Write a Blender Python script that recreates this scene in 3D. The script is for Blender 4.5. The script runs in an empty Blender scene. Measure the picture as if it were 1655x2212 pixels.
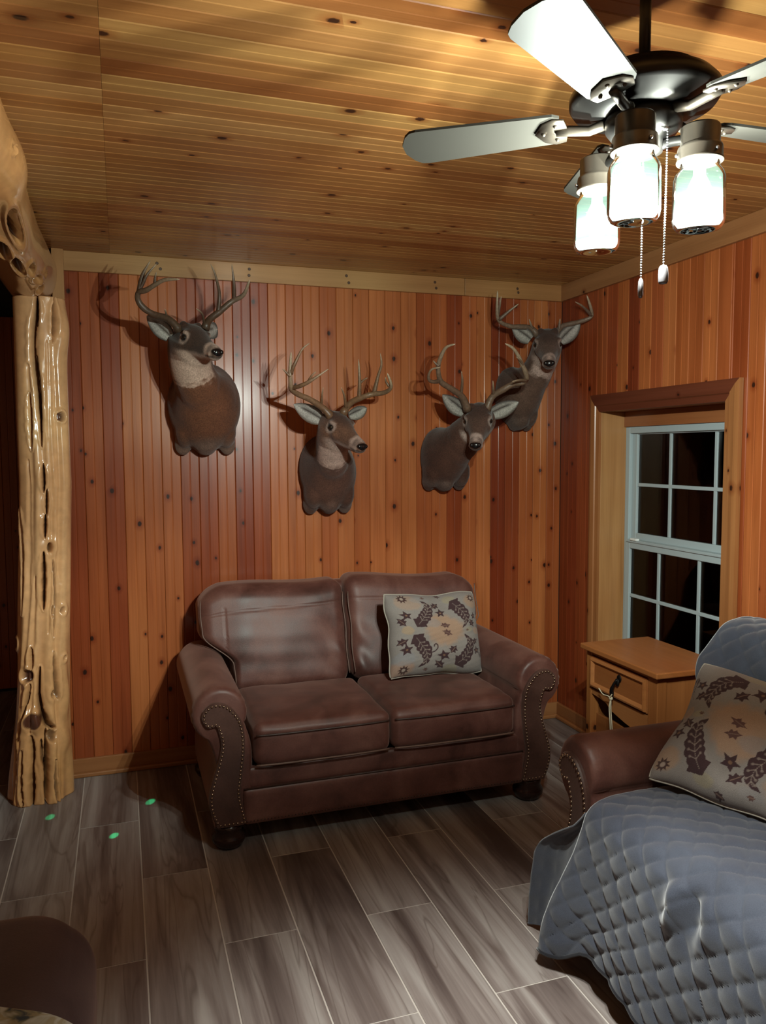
import bpy, bmesh, math, random
import numpy as np
from mathutils import Vector, Matrix

C = bpy.context.scene.collection
sc = bpy.context.scene
PI = math.pi
# ------------------------------------------------------------------ camera
cam = bpy.data.objects.new('camera', bpy.data.cameras.new('camera'))
C.objects.link(cam)
yaw, pitch, roll = 0.321965, 0.0757457, -0.00513741
f = Vector((math.sin(yaw)*math.cos(pitch), math.cos(yaw)*math.cos(pitch), -math.sin(pitch)))
r = Vector((math.cos(yaw), -math.sin(yaw), 0)); u = r.cross(f)
r2 = r*math.cos(roll)+u*math.sin(roll); u2 = u*math.cos(roll)-r*math.sin(roll)
M = Matrix((r2, u2, -f)).transposed().to_4x4(); M.translation = (-2.36332, -3.91336, 1.52603)
cam.matrix_world = M
cam.data.sensor_fit = 'VERTICAL'; cam.data.sensor_height = 36.0
cam.data.lens = 1702.86/2212*36.0
cam.data.clip_start = 0.02
sc.camera = cam
# ------------------------------------------------------------------ world: a dark night outside
w = bpy.data.worlds.new('night'); sc.world = w; w.use_nodes = True
w.node_tree.nodes['Background'].inputs[0].default_value = (0.004, 0.005, 0.008, 1)
w.node_tree.nodes['Background'].inputs[1].default_value = 1.0
# ------------------------------------------------------------------ exposure, lamp strengths
vs = sc.view_settings
vs.view_transform = 'Standard'; vs.look = 'None'; vs.gamma = 1; vs.exposure = 0.0
vs.use_curve_mapping = False
sc.cycles.use_denoising = True
sc.cycles.max_bounces = 8
sc.cycles.transparent_max_bounces = 16
BULB_W = 168.0         # each of the three bulbs
LAMP_COL = (1.0, 0.96, 0.925)
FILL_W = 3.0          # soft fill lamp added unseen behind the viewer, no real fixture
hl = bpy.data.lights.new('fill_light', 'AREA'); hl.energy = FILL_W; hl.size = 1.2; hl.color = (1.0, 0.86, 0.7)
ho = bpy.data.objects.new('fill_light', hl); C.objects.link(ho); ho.location = (-3.6, -4.6, 2.40)
H = 2.44

# ------------------------------------------------------------------ helpers
def link(o, parent=None):
    C.objects.link(o)
    if parent is not None: o.parent = parent
    return o
def mesh(name, V, F, mat=None, parent=None, smooth=True, col=None, uv=None):
    V = np.asarray(V, dtype=np.float64).reshape(-1, 3)
    me = bpy.data.meshes.new(name)
    if isinstance(F, np.ndarray) and F.ndim == 2:
        k = F.shape[1]; n = len(F)
        me.vertices.add(len(V)); me.vertices.foreach_set('co', V.ravel())
        me.loops.add(n*k); me.loops.foreach_set('vertex_index', F.ravel().astype(np.int32))
        me.polygons.add(n); me.polygons.foreach_set('loop_start', np.arange(0, n*k, k, dtype=np.int32))
        me.polygons.foreach_set('loop_total', np.full(n, k, dtype=np.int32))
        me.update(calc_edges=True)
    else:
        me.from_pydata(V.tolist(), [], [list(map(int, q)) for q in F]); me.update()
    me.polygons.foreach_set('use_smooth', np.full(len(me.polygons), bool(smooth)))
    if col is not None:
        a = me.color_attributes.new('Col', 'FLOAT_COLOR', 'POINT')
        c4 = np.ones((len(V), 4)); c4[:, :3] = col; a.data.foreach_set('color', c4.ravel())
    if uv is not None:
        l = me.uv_layers.new(name='UVMap'); idx = np.zeros(len(me.loops), dtype=np.int32)
        me.loops.foreach_get('vertex_index', idx); l.data.foreach_set('uv', np.asarray(uv)[idx].ravel())
    if mat: me.materials.append(mat)
    me.validate()
    return link(bpy.data.objects.new(name, me), parent)
def tag(o, label=None, cat=None, group=None, kind=None):
    if label: o['label'] = label
    if cat: o['category'] = cat
    if group: o['group'] = group
    if kind: o['kind'] = kind
    return o
def empty(name, loc=(0, 0, 0)):
    o = bpy.data.objects.new(name, None); o.location = loc; o.empty_display_size = .05
    return link(o)
class MB:
    """collects pieces into one mesh"""
    def __init__(s): s.V = []; s.F = []; s.n = 0
    def add(s, V, F):
        V = np.asarray(V, float).reshape(-1, 3)
        s.V.append(V); s.F += [[int(i)+s.n for i in q] for q in F]; s.n += len(V); return s
    def out(s): return np.vstack(s.V), s.F
    def build(s, name, mat, parent=None, smooth=False, **k):
        V, F = s.out(); return mesh(name, V, F, mat, parent, smooth, **k)
def box(x0, x1, y0, y1, z0, z1, ch=0.0):
    """box with chamfered edges"""
    if ch <= 0:
        V = [(x, y, z) for x in (x0, x1) for y in (y0, y1) for z in (z0, z1)]
        F = [(0, 1, 3, 2), (4, 6, 7, 5), (0, 4, 5, 1), (2, 3, 7, 6), (0, 2, 6, 4), (1, 5, 7, 3)]
        return V, F
    bm = bmesh.new(); bmesh.ops.create_cube(bm, size=1)
    for v in bm.verts:
        v.co = ((x0+x1)/2+v.co.x*(x1-x0), (y0+y1)/2+v.co.y*(y1-y0), (z0+z1)/2+v.co.z*(z1-z0))
    bmesh.ops.bevel(bm, geom=bm.edges[:], offset=ch, segments=2, affect='EDGES', profile=.5)
    bm.verts.index_update()
    V = [tuple(v.co) for v in bm.verts]; F = [[v.index for v in q.verts] for q in bm.faces]; bm.free()
    return V, F
def grid_faces(n, m, wrap_m=False, off=0):
    """n rows by m columns"""
    mm = m if wrap_m else m-1
    i, j = np.meshgrid(np.arange(n-1), np.arange(mm), indexing='ij')
    a = i*m+j; b = i*m+(j+1) % m; c = (i+1)*m+(j+1) % m; d = (i+1)*m+j
    return np.stack([a, b, c, d], -1).reshape(-1, 4)+off
def catmull(P, n):
    P = np.asarray(P, float)
    if len(P) < 3:
        t = np.linspace(0, 1, n)[:, None]; return P[0]*(1-t)+P[-1]*t
    Q = np.vstack([2*P[0]-P[1], P, 2*P[-1]-P[-2]])
    d = np.r_[0, np.cumsum(np.linalg.norm(np.diff(P[:, :3], axis=0), axis=1))]
    ts = np.linspace(0, d[-1], n); out = []
    for t in ts:
        k = min(max(np.searchsorted(d, t, 'right')-1, 0), len(P)-2)
        x = (t-d[k])/max(d[k+1]-d[k], 1e-9); a, b, c, e = Q[k:k+4]
        out.append(.5*((2*b)+(-a+c)*x+(2*a-5*b+4*c-e)*x*x+(-a+3*b-3*c+e)*x**3))
    return np.array(out)
def tube(path, rad, n=10, cap=True):
    path = np.asarray(path, float); m = len(path); rad = np.broadcast_to(np.asarray(rad, float), (m,))
    T = np.gradient(path, axis=0); T /= np.linalg.norm(T, axis=1)[:, None]+1e-12
    a = np.array([0, 0, 1.]) if abs(T[0][2]) < .9 else np.array([1., 0, 0])
    N = np.cross(T[0], a); N /= np.linalg.norm(N); V = []
    th = np.arange(n)*2*PI/n
    for k in range(m):
        N = N-T[k]*(N@T[k]); N /= np.linalg.norm(N)+1e-12; B = np.cross(T[k], N)
        V.append(path[k]+rad[k]*(np.cos(th)[:, None]*N+np.sin(th)[:, None]*B))
    V = np.vstack(V); F = grid_faces(m, n, True).tolist()
    if cap: F += [list(range(n))[::-1], list(range((m-1)*n, m*n))]
    return V, F
def lathe(prof, n=32, c=(0, 0, 0), cap=True):
    prof = np.asarray(prof, float); th = np.arange(n)*2*PI/n
    V = np.stack([np.outer(prof[:, 0], np.cos(th))+c[0], np.outer(prof[:, 0], np.sin(th))+c[1],
                  np.repeat(prof[:, 1][:, None], n, 1)+c[2]], -1).reshape(-1, 3)
    F = grid_faces(len(prof), n, True).tolist()
    if cap: F += [list(range(n))[::-1], list(range((len(prof)-1)*n, len(prof)*n))]
    return V, F
def ball(c, r, n=12, m=8):
    r = np.broadcast_to(np.asarray(r, float), (3,))
    ph = np.linspace(.001, PI-.001, m); th = np.arange(n)*2*PI/n
    V = np.stack([np.outer(np.sin(ph), np.cos(th))*r[0]+c[0], np.outer(np.sin(ph), np.sin(th))*r[1]+c[1],
                  np.repeat(np.cos(ph)[:, None], n, 1)*r[2]+c[2]], -1).reshape(-1, 3)
    F = grid_faces(m, n, True).tolist()+[list(range(n))[::-1], list(range((m-1)*n, m*n))]
    return V, F
def rbox(sx, sy, sz, rr, n=(16, 16, 16)):
    """rounded box centred at 0: verts, quads, and cube-coords in -1..1"""
    V = []; F = []; U = []; off = 0
    for ax in range(3):
        for s in (-1, 1):
            a, b = [(1, 2), (2, 0), (0, 1)][ax]
            na, nb = n[a]+1, n[b]+1
            A, B = np.meshgrid(np.linspace(-1, 1, na), np.linspace(-1, 1, nb), indexing='ij')
            P = np.zeros((na*nb, 3)); P[:, ax] = s; P[:, a] = A.ravel(); P[:, b] = B.ravel()
            q = grid_faces(na, nb, off=off)
            if s < 0: q = q[:, ::-1]
            F.append(q); U.append(P); off += na*nb
    U = np.vstack(U); half = np.array([sx, sy, sz])/2
    P = U*half; inner = np.clip(P, -(half-rr), half-rr); d = P-inner
    L = np.linalg.norm(d, axis=1)[:, None]
    V = inner+np.where(L > 1e-9, d/np.maximum(L, 1e-9)*np.minimum(L, rr) if False else d/np.maximum(L, 1e-9)*rr, 0)
    V = np.where(L > 1e-9, V, P)
    return V, np.vstack(F), U
def weld(o, d=1e-5):
    bm = bmesh.new(); bm.from_mesh(o.data); bmesh.ops.remove_doubles(bm, verts=bm.verts, dist=d); bmesh.ops.recalc_face_normals(bm, faces=bm.faces[:])
    bm.to_mesh(o.data); bm.free(); return o
rs = np.random.RandomState(7)
def vnoise(P, scale, seed=0, oct=2):
    """cheap smooth noise from summed sines, about -1..1"""
    q = np.random.RandomState(seed); out = 0; amp = 1; tot = 0
    P = np.asarray(P, float)
    for o_ in range(oct):
        for _ in range(5):
            k = q.normal(size=P.shape[1])*scale*(2**o_); out = out+amp*np.sin(P@k+q.uniform(0, 6.28)); tot += amp*.6
        amp *= .5
    return out/tot
def sstep(a, b, x):
    t = np.clip((x-a)/(b-a), 0, 1); return t*t*(3-2*t)

# ------------------------------------------------------------------ materials
class NT:
    def __init__(s, name):
        s.m = bpy.data.materials.new(name); s.m.use_nodes = True; s.t = s.m.node_tree
        s.b = s.t.nodes['Principled BSDF']; s.out = s.t.nodes['Material Output']
    def n(s, t, **k):
        x = s.t.nodes.new(t)
        for a, v in k.items():
            if a.startswith('i_'):
                key = a[2:]; key = int(key) if key.isdigit() else key.replace('_', ' ')
                x.inputs[key].default_value = v
            else: setattr(x, a, v)
        return x
    def l(s, a, b): s.t.links.new(a, b)
    def math(s, op, a, b=None, c=None):
        x = s.n('ShaderNodeMath', operation=op)
        for i, v in enumerate((a, b, c)):
            if v is None: continue
            if isinstance(v, (int, float)): x.inputs[i].default_value = v
            else: s.l(v, x.inputs[i])
        return x.outputs[0]
    def mix(s, fac, a, b, mode='MIX'):
        x = s.n('ShaderNodeMix', data_type='RGBA', blend_type=mode)
        for i, v in ((0, fac), (6, a), (7, b)):
            if isinstance(v, (int, float)): x.inputs[i].default_value = v
            elif isinstance(v, tuple): x.inputs[i].default_value = (*v, 1) if len(v) == 3 else v
            else: s.l(v, x.inputs[i])
        return x.outputs[2]
    def ramp(s, fac, stops, interp='LINEAR'):
        x = s.n('ShaderNodeValToRGB'); x.color_ramp.interpolation = interp; e = x.color_ramp.elements
        while len(e) < len(stops): e.new(.5)
        for k, (p, c) in enumerate(stops):
            e[k].position = p; e[k].color = (*c, 1) if isinstance(c, tuple) else (c, c, c, 1)
        s.l(fac, x.inputs[0]); return x.outputs[0]
    def bump(s, h, strength=.3, dist=.002):
        x = s.n('ShaderNodeBump', i_Strength=strength, i_Distance=dist); s.l(h, x.inputs['Height']); s.l(x.outputs[0], s.b.inputs['Normal'])
    def set(s, **k):
        for a, v in k.items():
            key = a.replace('_', ' ')
            if isinstance(v, tuple) and len(v) == 3: v = (*v, 1)
            if hasattr(v, 'is_linked') or hasattr(v, 'links'): s.l(v, s.b.inputs[key])
            else: s.b.inputs[key].default_value = v
        return s
def plain(name, col, rough=.5, metal=0.0, spec=.5, **k):
    t = NT(name); t.set(Base_Color=col, Roughness=rough, Metallic=metal, **k); t.b.inputs['Specular IOR Level'].default_value = spec
    return t.m
def pine(name, knots=.62, gloss=.33, grain=.5, coat=.16, kscale=7.0):
    """varnished pine; the tone of each board is its object colour; UV is in metres, v along the board"""
    t = NT(name); uv = t.n('ShaderNodeUVMap').outputs[0]; oi = t.n('ShaderNodeObjectInfo')
    comb = t.n('ShaderNodeCombineXYZ')
    t.l(t.math('MULTIPLY', oi.outputs['Random'], 37.3), comb.inputs[0]); t.l(t.math('MULTIPLY', oi.outputs['Random'], 91.7), comb.inputs[1])
    va = t.n('ShaderNodeVectorMath', operation='ADD'); t.l(uv, va.inputs[0]); t.l(comb.outputs[0], va.inputs[1])
    def scl(x, y):
        q = t.n('ShaderNodeVectorMath', operation='MULTIPLY'); t.l(va.outputs[0], q.inputs[0]); q.inputs[1].default_value = (x, y, 1); return q.outputs[0]
    broad = t.n('ShaderNodeTexNoise', i_Scale=1.0, i_Detail=3.0, i_Roughness=.5, i_Distortion=.6); t.l(scl(22, 1.1), broad.inputs['Vector'])
    fine = t.n('ShaderNodeTexNoise', i_Scale=1.0, i_Detail=3.0, i_Roughness=.6, i_Distortion=.3); t.l(scl(190, 2.2), fine.inputs['Vector'])
    bro = t.n('ShaderNodeTexNoise', i_Scale=1.0, i_Detail=2.0); t.l(scl(3, 1.4), bro.inputs['Vector'])
    g = t.math('ADD', t.math('MULTIPLY', broad.outputs[0], .65), t.math('MULTIPLY', fine.outputs[0], .35))
    gm = t.ramp(g, [(.30, (.42, .30, .22)), (.48, (.86, .80, .74)), (.62, (1.16, 1.17, 1.16))])
    base = t.mix(grain, oi.outputs['Color'], t.mix(1.0, oi.outputs['Color'], gm, 'MULTIPLY'))
    base = t.mix(t.math('MULTIPLY', t.ramp(bro.outputs[0], [(.45, 0.0), (.7, 1.0)]), .45), base, t.mix(1.0, base, (.80, .58, .42), 'MULTIPLY'))
    # knots
    vo = t.n('ShaderNodeTexVoronoi', voronoi_dimensions='2D', feature='F1', i_Scale=1.0, i_Randomness=1.0); t.l(scl(kscale, kscale*.72), vo.inputs['Vector'])
    sep = t.n('ShaderNodeSeparateColor'); t.l(vo.outputs['Color'], sep.inputs[0])
    nz = t.n('ShaderNodeTexNoise', i_Scale=90.0, i_Detail=2.0); t.l(va.outputs[0], nz.inputs['Vector'])
    d = t.math('ADD', vo.outputs['Distance'], t.math('MULTIPLY', t.math('SUBTRACT', nz.outputs[0], .5), .035))
    size = t.math('MULTIPLY_ADD', sep.outputs[1], .055, .034)
    has = t.math('LESS_THAN', sep.outputs[0], knots)
    q = t.math('DIVIDE', d, size)
    k1 = t.math('MULTIPLY', t.ramp(q, [(.55, 1.0), (.88, 0.0)]), has)
    halo = t.math('MULTIPLY', t.ramp(t.math('MULTIPLY', q, .4), [(.3, 1.0), (.95, 0.0)]), has)
    base = t.mix(t.math('MULTIPLY', halo, .65), base, t.mix(1.0, base, (.55, .30, .20), 'MULTIPLY'))
    base = t.mix(t.math('MULTIPLY', k1, .97), base, (.022, .008, .005))
    t.l(base, t.b.inputs['Base Color'])
    t.b.inputs['Roughness'].default_value = gloss
    t.l(t.math('MULTIPLY_ADD', fine.outputs[0], .14, gloss-.05), t.b.inputs['Roughness'])
    t.b.inputs['Coat Weight'].default_value = coat; t.b.inputs['Coat Roughness'].default_value = .20
    t.b.inputs['Specular IOR Level'].default_value = .32; t.b.inputs['Coat Tint'].default_value = (1, .92, .8, 1)
    t.bump(fine.outputs[0], .12, .001)
    return t.m
M_pine = pine('varnished_pine')
M_ceil = pine('varnished_pine_ceiling', knots=.42, gloss=.34, grain=.42, coat=.25, kscale=5.5)
M_trim = pine('clear_pine_trim', knots=.10, gloss=.4, grain=.35, coat=.15)
def tilemat():
    t = NT('wood_look_tile'); uv = t.n('ShaderNodeUVMap').outputs[0]; oi = t.n('ShaderNodeObjectInfo')
    comb = t.n('ShaderNodeCombineXYZ'); t.l(t.math('MULTIPLY', oi.outputs['Random'], 57.3), comb.inputs[0]); t.l(t.math('MULTIPLY', oi.outputs['Random'], 31.7), comb.inputs[1])
    va = t.n('ShaderNodeVectorMath', operation='ADD'); t.l(uv, va.inputs[0]); t.l(comb.outputs[0], va.inputs[1])
    def scl(x, y):
        q = t.n('ShaderNodeVectorMath', operation='MULTIPLY'); t.l(va.outputs[0], q.inputs[0]); q.inputs[1].default_value = (x, y, 1); return q.outputs[0]
    a = t.n('ShaderNodeTexNoise', i_Scale=1.0, i_Detail=4.0, i_Roughness=.55, i_Distortion=.7); t.l(scl(8.5, .75), a.inputs['Vector'])
    b = t.n('ShaderNodeTexNoise', i_Scale=1.0, i_Detail=3.0, i_Roughness=.6, i_Distortion=.6); t.l(scl(75, 2.2), b.inputs['Vector'])
    c = t.n('ShaderNodeTexNoise', i_Scale=1.0, i_Detail=2.0, i_Distortion=1.5); t.l(scl(7, .6), c.inputs['Vector'])
    g = t.math('ADD', t.math('MULTIPLY', a.outputs[0], .86), t.math('MULTIPLY', b.outputs[0], .14))
    g = t.math('ADD', g, t.math('MULTIPLY', t.math('SUBTRACT', oi.outputs['Random'], .5), .08))
    col = t.ramp(g, [(.32, (.080, .058, .053)), (.43, (.155, .122, .112)), (.51, (.240, .202, .187)), (.58, (.305, .270, .252)), (.68, (.39, .356, .335))])
    vein = t.ramp(t.math('ABSOLUTE', t.math('SUBTRACT', c.outputs[0], .5)), [(.0, 1.0), (.022, 0.0)])
    col = t.mix(t.math('MULTIPLY', vein, .45), col, (.07, .045, .035))
    t.l(col, t.b.inputs['Base Color']); t.b.inputs['Roughness'].default_value = .42
    t.b.inputs['Specular IOR Level'].default_value = .4
    t.bump(b.outputs[0], .12, .001); return t.m
M_tile = tilemat()
M_grout = plain('light_grout', (.50, .45, .41), .9)
def leather(name, dark, mid, light, rough=.46, scale=5.0):
    t = NT(name); tc = t.n('ShaderNodeTexCoord').outputs['Object']
    a = t.n('ShaderNodeTexNoise', i_Scale=scale, i_Detail=5.0, i_Roughness=.55, i_Distortion=.4); t.l(tc, a.inputs['Vector'])
    b = t.n('ShaderNodeTexNoise', i_Scale=160.0, i_Detail=3.0); t.l(tc, b.inputs['Vector'])
    v = t.n('ShaderNodeTexVoronoi', i_Scale=240.0); t.l(tc, v.inputs['Vector'])
    col = t.ramp(a.outputs[0], [(.34, dark), (.5, mid), (.68, light)])
    col = t.mix(.25, col, t.mix(1.0, col, t.ramp(b.outputs[0], [(.35, .6), (.65, 1.2)]), 'MULTIPLY'))
    t.l(col, t.b.inputs['Base Color'])
    t.l(t.math('MULTIPLY_ADD', a.outputs[0], .3, rough-.12), t.b.inputs['Roughness'])
    t.b.inputs['Specular IOR Level'].default_value = .45
    t.b.inputs['Sheen Weight'].default_value = .25; t.b.inputs['Sheen Roughness'].default_value = .4; t.b.inputs['Sheen Tint'].default_value = (.9, .6, .5, 1)
    t.bump(t.math('ADD', v.outputs['Distance'], b.outputs[0]), .12, .001)
    return t.m
M_leather = leather('brown_suede_leather', (.055, .020, .015), (.104, .039, .030), (.160, .071, .054))
M_panel = leather('dark_leather_panel', (.040, .018, .014), (.062, .028, .021), (.085, .040, .030), .42)
M_piping = plain('leather_piping', (.125, .070, .052), .5)
M_dseam = plain('dark_leather_cord', (.035, .016, .012), .5)
M_nail = plain('antique_nailhead', (.34, .25, .18), .3, 1.0)
M_foot = plain('dark_turned_wood', (.022, .009, .007), .22)
def vcol(name, rough=.8, bump=None, spec=.3, sheen=0.0, fuzz=None, noisecol=0.0):
    t = NT(name); a = t.n('ShaderNodeVertexColor', layer_name='Col'); base = a.outputs[0]
    tc = t.n('ShaderNodeTexCoord').outputs['Object']
    if noisecol:
        nn = t.n('ShaderNodeTexNoise', i_Scale=fuzz or 120.0, i_Detail=3.0); t.l(tc, nn.inputs['Vector'])
        base = t.mix(1.0, base, t.ramp(nn.outputs[0], [(.3, 1-noisecol), (.7, 1+noisecol)]), 'MULTIPLY')
        if bump: t.bump(nn.outputs[0], bump, .003)
    t.l(base, t.b.inputs['Base Color']); t.b.inputs['Roughness'].default_value = rough
    t.b.inputs['Specular IOR Level'].default_value = spec; t.b.inputs['Sheen Weight'].default_value = sheen
    return t.m
M_fur = vcol('deer_fur', .85, .5, .15, .15, 170.0, .28)
M_antler = vcol('antler_horn', .42, .35, .45, 0, 90.0, .22)
M_eye = plain('glass_eye', (.004, .003, .002), .04, 0, .8)
M_nose = plain('moist_black_nose', (.006, .005, .006), .22, 0, .6)
M_log = vcol('varnished_cedar_log', .24, .12, .5, 0, 26.0, .10)
M_log.node_tree.nodes['Principled BSDF'].inputs['Coat Weight'].default_value = .6
M_log.node_tree.nodes['Principled BSDF'].inputs['Coat Roughness'].default_value = .09
M_floral = vcol('floral_woven_fabric', .9, .35, .15, .1, 420.0, .10)
M_welt = plain('cream_welt_cord', (.34, .31, .26), .8)
def fabric(name, c0, c1, rough=.9, scale=420, sheen=.3):
    t = NT(name); tc = t.n('ShaderNodeTexCoord').outputs['Object']
    a = t.n('ShaderNodeTexNoise', i_Scale=scale, i_Detail=2.0); t.l(tc, a.inputs['Vector'])
    b = t.n('ShaderNodeTexNoise', i_Scale=6.0, i_Detail=3.0); t.l(tc, b.inputs['Vector'])
    t.l(t.ramp(t.math('ADD', t.math('MULTIPLY', a.outputs[0], .5), t.math('MULTIPLY', b.outputs[0], .5)), [(.4, c0), (.6, c1)]), t.b.inputs['Base Color'])
    t.b.inputs['Roughness'].default_value = rough; t.b.inputs['Sheen Weight'].default_value = sheen; t.b.inputs['Specular IOR Level'].default_value = .2
    t.bump(a.outputs[0], .2, .001); return t.m
M_quilt = fabric('blue_grey_microfibre_quilt', (.033, .038, .056), (.051, .059, .082), .75, 500, .4)
M_quiltback = fabric('dark_quilt_lining', (.008, .008, .012), (.012, .012, .016))
M_vinyl = plain('white_vinyl_window', (.36, .43, .45), .35)
M_vdark = plain('window_gasket', (.05, .055, .06), .5)
M_latch = plain('clear_latch', (.75, .78, .76), .3)
def glassmat(name, tint, gloss=1.0, rough=.02, milk=0.0, milkcol=(.8, .95, .88), fres=1.45):
    t = NT(name); t.t.nodes.remove(t.b)
    tr = t.n('ShaderNodeBsdfTransparent'); tr.inputs[0].default_value = (*tint, 1)
    gl = t.n('ShaderNodeBsdfGlossy'); gl.inputs['Roughness'].default_value = rough
    fr = t.n('ShaderNodeFresnel'); fr.inputs[0].default_value = fres
    base = tr.outputs[0]
    if milk:
        tl = t.n('ShaderNodeBsdfTranslucent'); tl.inputs[0].default_value = (*milkcol, 1)
        mm = t.n('ShaderNodeMixShader'); mm.inputs[0].default_value = milk; t.l(base, mm.inputs[1]); t.l(tl.outputs[0], mm.inputs[2]); base = mm.outputs[0]
    mx = t.n('ShaderNodeMixShader'); t.l(fr.outputs[0], mx.inputs[0]); t.l(base, mx.inputs[1]); t.l(gl.outputs[0], mx.inputs[2])
    t.l(mx.outputs[0], t.out.inputs[0]); return t.m
M_glass = glassmat('window_glass', (.9, .93, .93))
M_heel = glassmat('thick_jar_heel', (.02, .03, .026), rough=.1, milk=.016, milkcol=(.7, .95, .85), fres=1.12)
M_jarbase = glassmat('pale_green_jar_base', (.90, .98, .95), rough=.05, milk=.012, milkcol=(.5, .95, .78), fres=1.1)
M_jar = glassmat('pale_green_jar_glass', (.84, .97, .92), rough=.05, milk=.0028, milkcol=(.52, .95, .79), fres=1.12)
def emis(name, col, s, transp=0.0):
    t = NT(name); t.t.nodes.remove(t.b); e = t.n('ShaderNodeEmission'); e.inputs[0].default_value = (*col, 1); e.inputs[1].default_value = s
    o = e.outputs[0]
    if transp:
        tr = t.n('ShaderNodeBsdfTransparent'); mx = t.n('ShaderNodeMixShader'); mx.inputs[0].default_value = transp
        t.l(o, mx.inputs[1]); t.l(tr.outputs[0], mx.inputs[2]); o = mx.outputs[0]
    t.l(o, t.out.inputs[0]); return t.m
M_bulb = emis('lit_bulb', (.95, 1.0, .97), 2.0, .5)
M_bulbtop = emis('bulb_housing', (.95, 1.0, .97), .9, .22)
M_bronze = plain('aged_bronze', (.034, .032, .030), .36, .85)
M_bronze2 = plain('dark_bronze_lid', (.085, .07, .055), .4, .8)
M_blade = plain('pale_fan_blade', (.029, .027, .023), .55, 0, .1)
M_iron = plain('black_iron', (.010, .008, .008), .5, .6)
M_chain = plain('steel_bead_chain', (.5, .5, .52), .28, 1.0)
M_pend = plain('pewter_pendant', (.20, .19, .20), .38, .9)
M_twine = plain('cream_twine', (.62, .55, .40), .9)
M_dark = plain('dark_void', (.01, .008, .007), .9)
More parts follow.
